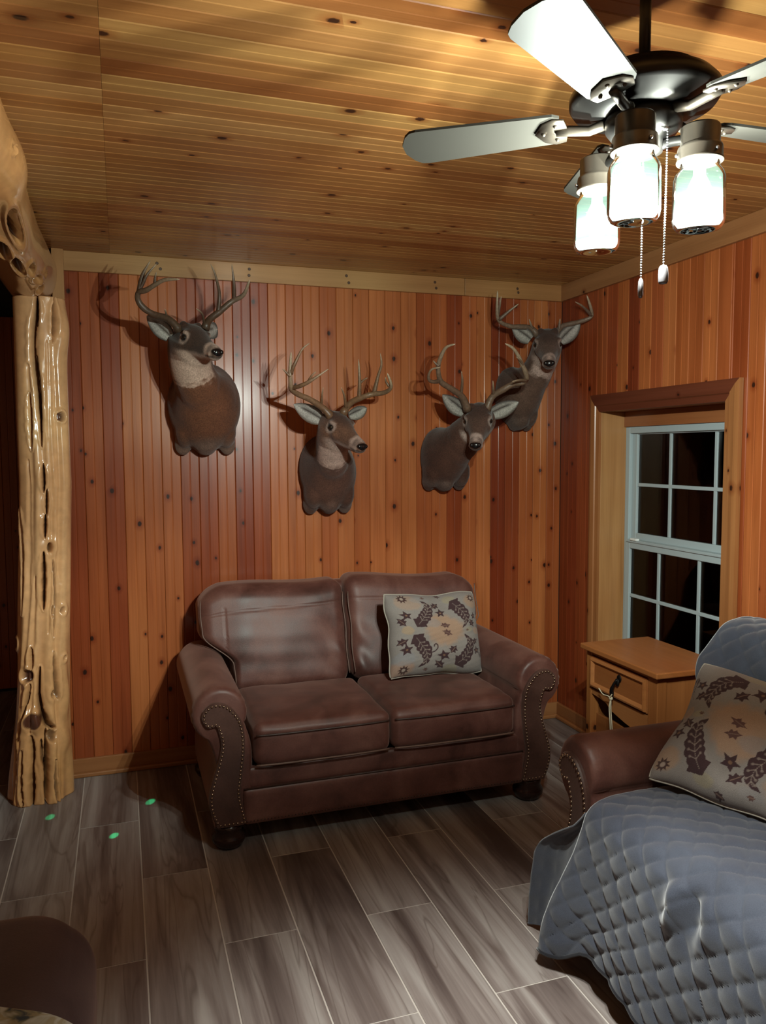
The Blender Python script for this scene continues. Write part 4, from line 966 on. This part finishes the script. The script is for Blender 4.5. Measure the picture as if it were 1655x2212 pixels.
    def leaf(x, y, r_, rot, c=DK):
        u0, v0 = uvp(x, y); r_ = r_*1.12/1300; base = [(-1, 0), (-.45, .28), (-.35, .75), (.0, .42), (.35, .70), (.5, .22), (1.05, .0), (.5, -.25), (.25, -.7), (0, -.35), (-.4, -.6), (-.5, -.2)]
        ca_, sa_ = math.cos(rot), math.sin(rot); blend(inpoly(U_, V_, [(u0+r_*(a*ca_-b*sa_), v0+r_*(a*sa_+b*ca_)) for a, b in base]), c)
        a = np.array([u0-r_*.6*ca_, v0-r_*.6*sa_]); b = np.array([u0+r_*.5*ca_, v0+r_*.5*sa_]); dd = b-a; tt_ = np.clip(((U_-a[0])*dd[0]+(V_-a[1])*dd[1])/(dd@dd), 0, 1)
        blend(sstep(.005, .002, np.hypot(U_-a[0]-tt_*dd[0], V_-a[1]-tt_*dd[1])), (.24, .16, .12), .8)
    for x, y, r_, ro in ((770, 405, 70, .7), (270, 650, 72, -.8), (270, 920, 70, .5), (965, 1085, 70, .9), (770, 1285, 76, -.9), (1300, 740, 70, -1.0), (1310, 1010, 62, .6), (870, 250, 40, -.4)): leaf(x, y, r_, ro)
    for x, y, r_, ro in ((875, 730, 66, .25), (880, 850, 70, -.35), (640, 270, 30, 0), (600, 1335, 34, 0), (1210, 838, 26, 0)): leaf(x, y, r_, ro, (.12, .062, .055))
    pts = [uvp(x, y) for x, y in ((650, 1100), (700, 1092), (738, 1060), (742, 1020), (715, 995), (690, 1005), (692, 1022))]; S = catmull(np.c_[np.array(pts), np.zeros(7)], 50); d = np.full(len(U_), 9.)
    for q in S: d = np.minimum(d, np.hypot(U_-q[0], V_-q[1]))
    blend(sstep(.008, .005, d), DK)
    return np.clip(col*np.array([.80, .78, .80]), 0, 1)
def pillow(name, label, size, thick, mat4, flip=False, seed=1):
    N = 250; g = np.linspace(-1, 1, N); A, B = np.meshgrid(g, g, indexing='ij'); A = A.ravel(); B = B.ravel()
    w_, h_ = size; X = A*w_/2*(1-.10*(1-B**2))*(1-.08*(A*B)**4); Y = B*h_/2*(1-.12*(1-A**2))*(1-.08*(A*B)**4)
    prof = (np.clip((1-A**4)*(1-B**4), 0, 1))**.55*.5+.5*((1-A**2)*(1-B**2))**.5
    nz = vnoise(np.c_[A, B], 3.2, seed, 2)
    Zf = thick/2*prof*(1+.16*nz)+.004*vnoise(np.c_[A, B], 11, seed+1, 2)*prof
    X += .006*vnoise(np.c_[A, B], 4, seed+5, 1); Y += .008*vnoise(np.c_[A, B], 4, seed+6, 1)
    Uu, Vv = (A+1)/2, (B+1)/2
    if flip: Uu, Vv = 1-Uu, 1-Vv
    cf = pattern(Uu, Vv); n2 = N*N
    V = np.vstack([np.stack([X, Y, Zf], 1), np.stack([X, Y, -Zf], 1)]); F = np.vstack([grid_faces(N, N), (grid_faces(N, N)+n2)[:, ::-1]])
    # face winding: make the front face +z
    col = np.vstack([cf, np.tile([.22, .20, .18], (n2, 1))])
    root = empty(name, (0, 0, 0)); root.matrix_world = mat4; tag(root, label, 'pillow', 'floral throw pillows')
    o = mesh('cover', V, F, M_floral, root, True, col=col); weld(o, 1e-6)
    bm = bmesh.new(); bm.from_mesh(o.data); bmesh.ops.recalc_face_normals(bm, faces=bm.faces[:]); bm.to_mesh(o.data); bm.free()
    ix = [i*N for i in range(0, N, 5)]+[(N-1)*N+j for j in range(0, N, 5)]+[i*N+N-1 for i in range(N-1, -1, -5)]+[j for j in range(N-1, -1, -5)]
    V2, F2 = tube(np.stack([X[ix]*1.004, Y[ix]*1.004, np.zeros(len(ix))], 1), .0032, 7); mesh('welt', V2, F2, M_welt, root)
    return root
def frame(c, right, up_):
    right = Vector(right).normalized(); up_ = Vector(up_); up_ = (up_-right*up_.dot(right)).normalized(); n_ = right.cross(up_)
    m = Matrix((right, up_, n_)).transposed().to_4x4(); m.translation = c; return m
pillow('throw_pillow', 'floral throw pillow with peach centre propped on the right seat of the loveseat', (.50, .41), .19, frame((-.990, -.530, .676), (1, .06, -.045), (.0, .36, 1)), False, 3)
pillow('throw_pillow', 'floral throw pillow in shadow leaning on the quilted throw of the right sofa', (.53, .45), .17, frame((-.655, -2.165, .686), (.32, -.94, -.03), (.66, .16, .73)), True, 8)

# ================================================================== QUILTED THROW
def quilt():
    prof = np.array([(-.16, .70), (-.17, .84), (-.22, .925), (-.31, .94), (-.40, .90), (-.475, .74), (-.535, .56), (-.60, .515), (-.75, .512), (-.92, .515), (-1.04, .508), (-1.095, .475), (-1.112, .42), (-1.118, .30), (-1.122, .16), (-1.125, .05)])
    Pj = catmull(np.c_[prof, np.zeros(len(prof))], 330)[:, :2]; sj = np.r_[0, np.cumsum(np.linalg.norm(np.diff(Pj, axis=0), axis=1))]
    T = np.gradient(Pj, axis=0); T /= np.linalg.norm(T, axis=1)[:, None]; Nn = np.stack([T[:, 1], -T[:, 0]], 1)   # outward
    ni = 300; s_ = np.linspace(0, 1, ni); nj = len(Pj)
    # left edge (toward the back wall) for each row
    z = Pj[:, 1]; x = Pj[:, 0]
    back = sstep(-.52, -.44, x)
    yl = -1.985+(.27)*back
    yl = np.where(x > -.5, yl, yl); front = sstep(.46, .10, z)*(x < -1.05)
    yl = yl+front*.055
    yr = -3.45
    S, J = np.meshgrid(s_, np.arange(nj), indexing='ij')
    Y = yl[J]*(1-S)+yr*S; X = x[J].copy(); Z = z[J].copy()
    fr = (sstep(.47, .05, Z)*(X < -1.05))
    ln = (yl[J]-Y)       # distance from the left edge
    # billow of the hanging part: toe of the left edge kicks outward, wave along it
    X -= fr*(.085*np.exp(-(ln/.09)**2)+.030*np.sin(ln*5.2+.3)**2*sstep(.1, .5, ln)+.012)
    hem = .05*sstep(.05, .14, ln)*sstep(.55, .2, ln)
    Z += fr*hem*sstep(.30, .05, Z)
    # soft lumps on the seat
    lump = vnoise(np.stack([X, Y], -1).reshape(-1, 2), 5.0, 4, 2).reshape(X.shape)
    seat = sstep(-.56, -.62, X)*sstep(-1.09, -1.02, X); Z += seat*.010*lump
    Z += seat*.018*np.exp(-((X+.80)/.22)**2)*sstep(0, .2, ln)
    # twisted tuft where the throw is tugged
    tuft = np.exp(-((Y+2.42)/.07)**2-((Z-.42)/.06)**2)*(X < -1.03); 
    X -= tuft*.03*np.sin((Y+2.42)*50); Z += tuft*.012
    bul = np.exp(-(ln/.13)**2)*np.exp(-((Z-.70)/.11)**2)*(X > -.60); X -= .085*bul; Y += .035*bul
    # quilted squares
    c = .063; w1 = ln+.010*np.sin(sj[J]*9)+.006*lump; w2 = sj[J]+.012*np.sin(ln*5)+.006*lump; uu = (w1*.70-w2*.71)/c; vv = (w1*.71+w2*.70)/c
    puff = (np.abs(np.sin(PI*uu))*np.abs(np.sin(PI*vv)))**.33
    h = .0105*puff-.0045+.0016*vnoise(np.stack([Y, sj[J]], -1).reshape(-1, 2), 60, 6, 2).reshape(X.shape)
    h *= sstep(0, .03, ln)*.85+.15
    nx, nz_ = Nn[J, 0], Nn[J, 1]
    X += nx*h; Z += nz_*h; Z = np.maximum(Z, .008)
    V = np.stack([X, Y, Z], -1).reshape(-1, 3); F = grid_faces(ni, nj)
    n0 = len(V)
    # folded-back flap in front of the sofa arm
    jf = np.where((z < .470) & (x < -1.05))[0]; edge = np.stack([X[0, jf], Y[0, jf], Z[0, jf]], 1); m_ = 40; fl_ = []
    for k, e in enumerate(edge):
        t = k/(len(edge)-1); hgt = e[2]
        B = np.array([min(e[0]+.10*min(1, t*3), -1.082), e[1]+.045*min(1, t*4), hgt]); g = float(sstep(-.02, .42, t))
        Co = np.array([-1.088-.072*t-.018*math.sin(t*PI), -1.800+.050*float(sstep(.05, .45, t)), max(hgt-.03-.03*t, .012)])
        Co = e*(1-g)+Co*g
        P = catmull(np.array([e, e*.35+B*.65, B*.55+Co*.45+np.array([.004, 0, 0]), Co]), m_); P[:, 0] = np.minimum(P[:, 0], -1.079+.0*t) if t > .05 else P[:, 0]
        P[:, 0] += .004*np.abs(np.sin(np.arange(m_)*PI/8))*np.abs(math.sin(k*.28))*np.linspace(0, 1, m_)
        fl_.append(P)
    V2 = np.vstack(fl_); F2 = grid_faces(len(edge), m_, off=n0)
    V = np.vstack([V, V2]); F = np.vstack([F, F2])
    root = mesh('quilted_throw', V, F, M_quilt, None, True)
    sol = root.modifiers.new('thick', 'SOLIDIFY'); sol.thickness = .006; sol.offset = -1
    tag(root, 'blue-grey quilted throw draped over the right sofa down to the floor', 'throw blanket')
    # bound hem
    hemP = np.stack([X[::4, -1], Y[::4, -1], Z[::4, -1]], 1); V, F = tube(hemP, .0055, 8); mesh('hem_binding', V, F, M_quiltback, root)
    return root
quilt()

# ================================================================== NIGHTSTAND
ns = empty('nightstand', (-.18, -1.08, 0)); tag(ns, 'pine nightstand with a raised-panel drawer below the window', 'nightstand'); OFF = np.array([-.18, -1.08, 0])
M_nst = pine('honey_pine_furniture', knots=.18, gloss=.42, grain=.35, coat=.1)
def nsp(name, b, tone=(.44, .19, .062), ax=2, ch=.003, parent=None, mat=None):
    V, F = box(*b, ch); V = np.array(V); oth = [i for i in range(3) if i != ax]; uv = np.stack([V[:, oth[0]]+V[:, oth[1]], V[:, ax]], 1)
    o = mesh(name, V-OFF, F, mat or M_nst, parent or ns, False, uv=uv); o.color = jit((tone[0]*.76, tone[1]*.66, tone[2]*.62), .03); return o
NX0, NX1, NY0, NY1 = -.352, -.02, -1.335, -.832
nsp('top', (-.378, -.006, -1.362, -.815, .624, .649), (.47, .205, .066), 1, .005)
nsp('side_panel', (NX0+.02, NX1, NY1-.022, NY1-.004, .07, .624)); nsp('side_panel', (NX0+.02, NX1, NY0+.004, NY0+.022, .07, .624))
nsp('back_panel', (NX1-.016, NX1, NY0+.02, NY1-.02, .07, .624)); nsp('bottom_panel', (NX0+.02, NX1-.016, NY0+.02, NY1-.02, .07, .09), ax=1)
nsp('shelf', (NX0+.02, NX1-.016, NY0+.02, NY1-.02, .425, .441), ax=1)
for y0, y1 in ((NY1-.036, NY1), (NY0, NY0+.06)): nsp('corner_post', (NX0, NX0+.045, y0, y1, 0, .624))
for y0, y1 in ((NY1-.04, NY1), (NY0, NY0+.04)): nsp('corner_post', (NX1-.045, NX1, y0, y1, 0, .624))
nsp('front_rail', (NX0+.004, NX0+.03, NY0+.06, NY1-.036, .604, .624), ax=1)
# lower valance with stepped edge, over an open dark niche
vm = [(-.868, .448), (-1.275, .448), (-1.275, .345), (-1.12, .368), (-1.01, .392), (-.985, .412), (-.92, .421), (-.868, .424)]
V = np.array([(x, y, z) for x in (NX0+.004, NX0+.024) for y, z in vm]); n = len(vm)
F = [list(range(n))[::-1], list(range(n, 2*n))]+[[i, (i+1) % n, n+(i+1) % n, n+i] for i in range(n)]
o = mesh('valance', V-OFF, F, M_nst, ns, False, uv=np.stack([V[:, 2], V[:, 1]], 1)); o.color = jit((.40, .165, .055), .02)
nsp('lower_panel', (NX0+.03, NX0+.045, NY0+.06, NY1-.036, .09, .33), (.36, .15, .05), 1)
nsp('lower_rail', (NX0+.004, NX0+.03, NY0+.06, NY1-.036, .07, .10), ax=1)
# drawer: raised frame moulding, recessed panel, handle
dr = nsp('drawer', (NX0-.002, NX0+.016, -1.273, -.870, .456, .600), (.42, .18, .06), 1, .003)
Z0, Z1, Y0, Y1 = .462, .594, -1.268, -.876
def moulding(p, tone):
    # p: outer a, outer b, inner b, inner a in (y,z)
    V = []; 
    for d, t in ((0, .0), (.1, .011), (.45, .013), (.8, .006), (1, .0)):
        for a, b in ((p[0], p[3]), (p[1], p[2])): V.append((NX0-.002-t, a[0]*(1-d)+b[0]*d, a[1]*(1-d)+b[1]*d))
    V = np.array(V); F = [(2*i, 2*i+1, 2*i+3, 2*i+2) for i in range(4)]; q = F[1]; nn = np.cross(V[q[1]]-V[q[0]], V[q[2]]-V[q[0]])
    if nn[0] > 0: F = [t[::-1] for t in F]
    o = mesh('drawer_moulding', V-OFF, F, M_nst, dr, False, uv=np.stack([V[:, 2], V[:, 1]], 1)); o.color = jit((tone[0]*.76, tone[1]*.66, tone[2]*.62), .02)
b_ = .022; tb_ = (.50, .23, .08)
moulding([(Y1, Z1), (Y0, Z1), (Y0+b_, Z1-b_), (Y1-b_, Z1-b_)], tb_); moulding([(Y0, Z0), (Y1, Z0), (Y1-b_, Z0+b_), (Y0+b_, Z0+b_)], tb_)
moulding([(Y1, Z0), (Y1, Z1), (Y1-b_, Z1-b_), (Y1-b_, Z0+b_)], tb_); moulding([(Y0, Z1), (Y0, Z0), (Y0+b_, Z0+b_), (Y0+b_, Z1-b_)], tb_)
hx = NX0-.004; m = MB()
m.add(*ball((hx-.002, -1.088, .553), (.005, .016, .017))); m.add(*ball((hx-.006, -1.082, .535), (.007, .012, .018)))
m.add(*tube(catmull([(hx-.010, -1.084, .548), (hx-.020, -1.072, .520), (hx-.022, -1.062, .492), (hx-.018, -1.060, .474)], 12), [.006]*6+[.008]*4+[.006]*2, 8)); m.add(*ball((hx-.018, -1.061, .482), (.008, .010, .018)))
V, F = m.out(); h_ = mesh('handle', V-OFF, F, M_iron, dr); h_['label'] = 'black iron drop handle'
# twine hanging from the handle
m = MB(); kx = hx-.024; k0 = np.array([kx, -1.063, .462])
m.add(*ball(k0, (.008, .010, .010)))
for pts in ([k0, k0+[-.004, .018, .006], k0+[-.006, .050, .004], k0+[-.004, .085, .020]], [k0, k0+[-.003, -.006, -.05], k0+[.0, -.010, -.11], k0+[.006, -.006, -.150]], [k0, k0+[-.006, .002, -.04], k0+[-.004, -.002, -.10], k0+[.004, .004, -.165]], [k0, k0+[-.008, -.010, .012], k0+[-.006, -.016, .022]]):
    m.add(*tube(catmull(pts, 16), .0026, 7))
tw = m.build('twine_tie', M_twine, None, True); tag(tw, 'knotted cream twine hanging from the nightstand drawer handle', 'twine')

# ================================================================== CEILING FAN
FX, FY = -1.206, -2.337
fan = empty('ceiling_fan', (FX, FY, H)); tag(fan, 'bronze ceiling fan with pale blades and three lit jar lamps', 'ceiling fan'); FO = np.array([FX, FY, H])
FS = .77; fan.scale = (FS, FS, FS); CP = np.array([-2.36332, -3.91336, 1.52603]); fan.location = CP+(FO-CP)*FS; RISE = (H-fan.location.z)/FS
V, F = lathe([(.01, 2.4395), (.078, 2.4395), (.082, 2.425), (.074, 2.395), (.040, 2.378), (.022, 2.374), (.01, 2.374)], 40, (FX, FY, RISE)); mesh('canopy', V-FO, F, M_bronze, fan)
V, F = tube([(FX, FY, 2.37), (FX, FY, 2.40+RISE)], .013, 16); mesh('downrod', V-FO, F, M_bronze, fan)
V, F = lathe([(.01, 2.412), (.030, 2.410), (.056, 2.400), (.060, 2.385), (.056, 2.372), (.01, 2.372)], 32, (FX, FY, 0)); mesh('collar', V-FO, F, M_bronze, fan)
V, F = lathe([(.01, 2.388), (.085, 2.386), (.118, 2.374), (.124, 2.368), (.124, 2.364), (.150, 2.352), (.166, 2.334), (.166, 2.318), (.158, 2.306), (.120, 2.296), (.116, 2.290), (.06, 2.286), (.01, 2.286)], 56, (FX, FY, 0)); mesh('motor_housing', V-FO, F, M_bronze, fan)
V, F = lathe([(.01, 2.290), (.080, 2.290), (.086, 2.278), (.084, 2.258), (.070, 2.240), (.045, 2.228), (.043, 2.205), (.028, 2.196), (.01, 2.194)], 40, (FX, FY, 0)); lk = mesh('light_kit', V-FO, F, M_bronze, fan)
for k in range(5):
    a = math.radians(71+72*k); ca_, sa_ = math.cos(a), math.sin(a); n_l, n_w = 26, 9; V = []
    for i in range(n_l):
        t = i/(n_l-1); rr = .185+.385*t; wd = (.052+.016*t)*(1-max(0, (t-.88)/.12)**2.4*.75)*(1 if t > .03 else .85)
        for side in (1, -1):
            for j in range(n_w):
                v = j/(n_w-1)*2-1; V.append((rr, v*wd, 2.284+v*wd*.21+side*.003))
    V = np.array(V); V = np.stack([FX+V[:, 0]*ca_-V[:, 1]*sa_, FY+V[:, 0]*sa_+V[:, 1]*ca_, V[:, 2]], 1); F = []; R_ = 2*n_w
    for i in range(n_l-1):
        for j in range(n_w-1):
            F.append((i*R_+j, i*R_+j+1, (i+1)*R_+j+1, (i+1)*R_+j)); F.append((i*R_+n_w+j, (i+1)*R_+n_w+j, (i+1)*R_+n_w+j+1, i*R_+n_w+j+1))
        F.append((i*R_, (i+1)*R_, (i+1)*R_+n_w, i*R_+n_w)); F.append((i*R_+n_w-1, i*R_+2*n_w-1, (i+1)*R_+2*n_w-1, (i+1)*R_+n_w-1))
    for e in (0, n_l-1):
        for j in range(n_w-1): F.append((e*R_+j, e*R_+j+1, e*R_+n_w+j+1, e*R_+n_w+j))
    bl = mesh('blade', V-FO, F, M_blade, fan, False)
    bm = bmesh.new(); bm.from_mesh(bl.data); bmesh.ops.recalc_face_normals(bm, faces=bm.faces[:]); bm.to_mesh(bl.data); bm.free()
    m = MB()
    def fp(rr, v, z): return (FX+rr*ca_-v*sa_, FY+rr*sa_+v*ca_, z)
    m.add(*tube([fp(.07, 0, 2.284), fp(.12, 0, 2.270), (fp(.165, 0, 2.276)), fp(.195, 0, 2.277)], [.013, .011, .012, .010], 10))
    pl = [(.175, -.040), (.20, -.046), (.225, -.034), (.245, 0), (.225, .034), (.20, .046), (.175, .040), (.168, 0)]
    V = [fp(r_, v, 2.2755+v*.21+dz) for dz in (0, .005) for r_, v in pl]; n = len(pl); m.add(V, [list(range(n))[::-1], list(range(n, 2*n))]+[[i, (i+1) % n, n+(i+1) % n, n+i] for i in range(n)])
    for r_, v in ((.195, -.026), (.195, .026), (.225, 0)): m.add(*ball(fp(r_, v, 2.275+v*.21), .005, 8, 6))
    V, F = m.out(); mesh('blade_iron', V-FO, F, M_bronze2, bl)
JP = [(-1.287, -2.419), (-1.112, -2.415), (-1.219, -2.176)]
for jx, jy in JP:
    d = np.array([jx-FX, jy-FY]); ln = np.linalg.norm(d); d /= ln; zt = 2.185; m = MB()
    m.add(*tube(catmull([(FX+d[0]*.03, FY+d[1]*.03, 2.215), (FX+d[0]*.06, FY+d[1]*.06, 2.222), (jx-d[0]*.02, jy-d[1]*.02, 2.222), (jx, jy, 2.222)], 12), .011, 10))
    V, F = m.out(); mesh('lamp_arm', V-FO, F, M_bronze, fan)
    V, F = lathe([(.008, zt+.062), (.040, zt+.062), (.0425, zt+.058), (.0425, zt+.020), (.047, zt+.017), (.0485, zt+.012), (.0485, zt-.010), (.0505, zt-.012), (.0505, zt-.016), (.044, zt-.016), (.044, zt+.0), (.008, zt+.002)], 36, (jx, jy, 0)); ld = mesh('jar_lid', V-FO, F, M_bronze2, fan)
    for a in (0.6, 2.7, 4.8):
        V, F = ball((jx+.050*math.cos(a), jy+.050*math.sin(a), zt+.0), .0045, 8, 6); mesh('lid_screw', V-FO, F, M_chain, ld)
    V, F = lathe([(.0415, zt-.004), (.0415, zt-.016), (.0435, zt-.020), (.0415, zt-.024), (.046, zt-.033), (.0535, zt-.044), (.0565, zt-.056), (.0568, zt-.140), (.0545, zt-.153), (.048, zt-.162), (.0385, zt-.1648), (.032, zt-.1652), (.018, zt-.162), (.001, zt-.161)], 40, (jx, jy, 0), False); jar = mesh('glass_jar', V-FO, F, M_jar, fan); jar.data.materials.append(M_heel); jar.data.materials.append(M_jarbase)
    zc = np.array([np.mean([V[i][2] for i in q]) for q in F])-zt; rc = np.array([np.mean([math.hypot(V[i][0]-jx, V[i][1]-jy) for i in q]) for q in F]); jar.data.polygons.foreach_set('material_index', np.where((zc < -.135) & (rc > .0375), 1, np.where(zc < -.15, 2, 0)).astype(np.int32))
    V, F = lathe([(.001, zt-.122), (.010, zt-.121), (.022, zt-.113), (.028, zt-.103), (.030, zt-.095), (.030, zt-.093), (.028, zt-.078), (.022, zt-.062), (.014, zt-.045), (.013, zt-.004), (.001, zt-.003)], 24, (jx, jy, 0), False); bb = mesh('bulb', V-FO, F, M_bulb, jar); bb.data.materials.append(M_bulbtop)
    zc = np.array([np.mean([V[i][2] for i in q]) for q in F])-zt; bb.data.polygons.foreach_set('material_index', (zc > -.094).astype(np.int32))
    l = bpy.data.lights.new('bulb_light', 'POINT'); l.energy = BULB_W; l.color = LAMP_COL; l.shadow_soft_size = .010
    o = bpy.data.objects.new('bulb_light', l); link(o, fan); o.location = Vector((jx-FX, jy-FY, zt-.095-H))
def chain(top, bot, pend_r, carved):
    top, bot = np.array(top), np.array(bot); L_ = np.linalg.norm(bot-top); n = int(L_/.0056); m = MB()
    for i in range(n): m.add(*ball(top+(bot-top)*i/(n-1), .0023, 6, 5))
    m.add(*tube([top, bot], .0006, 5)); V, F = m.out(); c = mesh('pull_chain', V-FO, F, M_chain, fan)
    V, F = lathe([(.002, .040), (.006, .039), (.0095, .034), (.0108, .020), (.0105, .004), (.008, -.001), (.002, -.002)], 20, (0, 0, 0)); V = np.array(V); V[:, 1] *= .55
    a = .9 if carved else -.7; R_ = np.array([[math.cos(a), -math.sin(a), 0], [math.sin(a), math.cos(a), 0], [0, 0, 1]]); V = V@R_.T+bot-np.array([0, 0, .040])
    mesh('pendant', V-FO, F, M_pend, c)
chain((-1.254, -2.404, 2.200), (-1.259, -2.411, 1.905), .01, True)
chain((-1.192, -2.405, 2.236), (-1.211, -2.425, 1.935), .01, False)
V, F = tube([(-1.20, -2.37, 2.245), (-1.192, -2.405, 2.238)], .006, 8); mesh('chain_socket', np.array(V)-FO, F, M_chain, lk)

# ================================================================== OTTOMAN AND CAMOUFLAGE BLANKET
ot = empty('ottoman', (-2.83, -2.335, .02)); tag(ot, 'dark brown leather ottoman standing on the floor tiles before the log post', 'ottoman')
M_ott = leather('dark_plum_leather', (.044, .026, .028), (.060, .037, .038), (.078, .050, .046), .55)
V, F, U = rbox(.76, .90, .36, .150, (60, 70, 30)); V[:, 2] += np.where(U[:, 2] > 0, .03*(1-U[:, 0]**2)*(1-U[:, 1]**2), 0); V[:, :2] *= (1+.05*(U[:, 2] < 0)*-U[:, 2])[:, None]
V[:, :2] *= (1+.012*np.sin(U[:, 2]*3))[:, None]; weld(mesh('cushion_body', V+[0, 0, .255], F, M_ott, ot))
for sx in (-1, 1):
    for sy in (-1, 1):
        V, F = lathe([(.028, -.02), (.04, .02), (.046, .06), (.046, .095)], 20, (sx*.29, sy*.36, 0)); mesh('foot', V, F, M_foot, ot)
def camo():
    t = NT('camouflage_fabric'); tc = t.n('ShaderNodeTexCoord').outputs['Object']
    a = t.n('ShaderNodeTexNoise', i_Scale=9.0, i_Detail=3.0, i_Distortion=1.2); t.l(tc, a.inputs['Vector'])
    b = t.n('ShaderNodeTexNoise', i_Scale=26.0, i_Detail=4.0, i_Distortion=.8); t.l(tc, b.inputs['Vector'])
    c1 = t.ramp(a.outputs[0], [(.40, (.030, .042, .055)), (.46, (.17, .155, .09)), (.52, (.38, .36, .29)), (.60, (.50, .49, .44))])
    t.l(t.mix(t.ramp(b.outputs[0], [(.5, 0.0), (.6, .8)]), c1, (.32, .26, .14)), t.b.inputs['Base Color']); t.b.inputs['Roughness'].default_value = .9
    return t.m
N = 90; g = np.linspace(-1, 1, N); A, B = np.meshgrid(g, g, indexing='ij'); A = A.ravel(); B = B.ravel()
A, B = A*np.sqrt(1-B*B/2), B*np.sqrt(1-A*A/2); rr = np.hypot(A, B); nz = vnoise(np.c_[A, B], 2.6, 31, 2)
X = -2.74+A*.34*(1+.05*nz); Y = -2.69+B*.36*(1+.04*nz)
Z = .488+np.clip(1-rr**3, 0, 1)*.050*(1+.5*nz)+.012*np.abs(vnoise(np.c_[A, B], 6, 32, 2))*np.clip(1.3-rr, 0, 1)
cb = mesh('camouflage_blanket', np.stack([X, Y, Z], 1), grid_faces(N, N), camo()); so_ = cb.modifiers.new('t', 'SOLIDIFY'); so_.thickness = .008
tag(cb, 'rumpled camouflage blanket lying on the dark ottoman', 'blanket')

# ================================================================== green laser dots on the floor: three narrow beams from a party light
for (x, y), sz in zip(((-2.683, -.417), (-2.277, -.404), (-2.427, -.676)), (.75, .7, .7)):
    l = bpy.data.lights.new('laser_beam', 'SPOT'); l.energy = 620.0; l.color = (.02, 1.0, .38); l.spot_size = math.radians(sz); l.spot_blend = .7; l.shadow_soft_size = .001
    o = bpy.data.objects.new('laser_beam', l); C.objects.link(o); src = Vector((-3.1, -2.2, 1.5)); o.location = src
    o.rotation_euler = (Vector((x, y, 0))-src).to_track_quat('-Z', 'Y').to_euler()
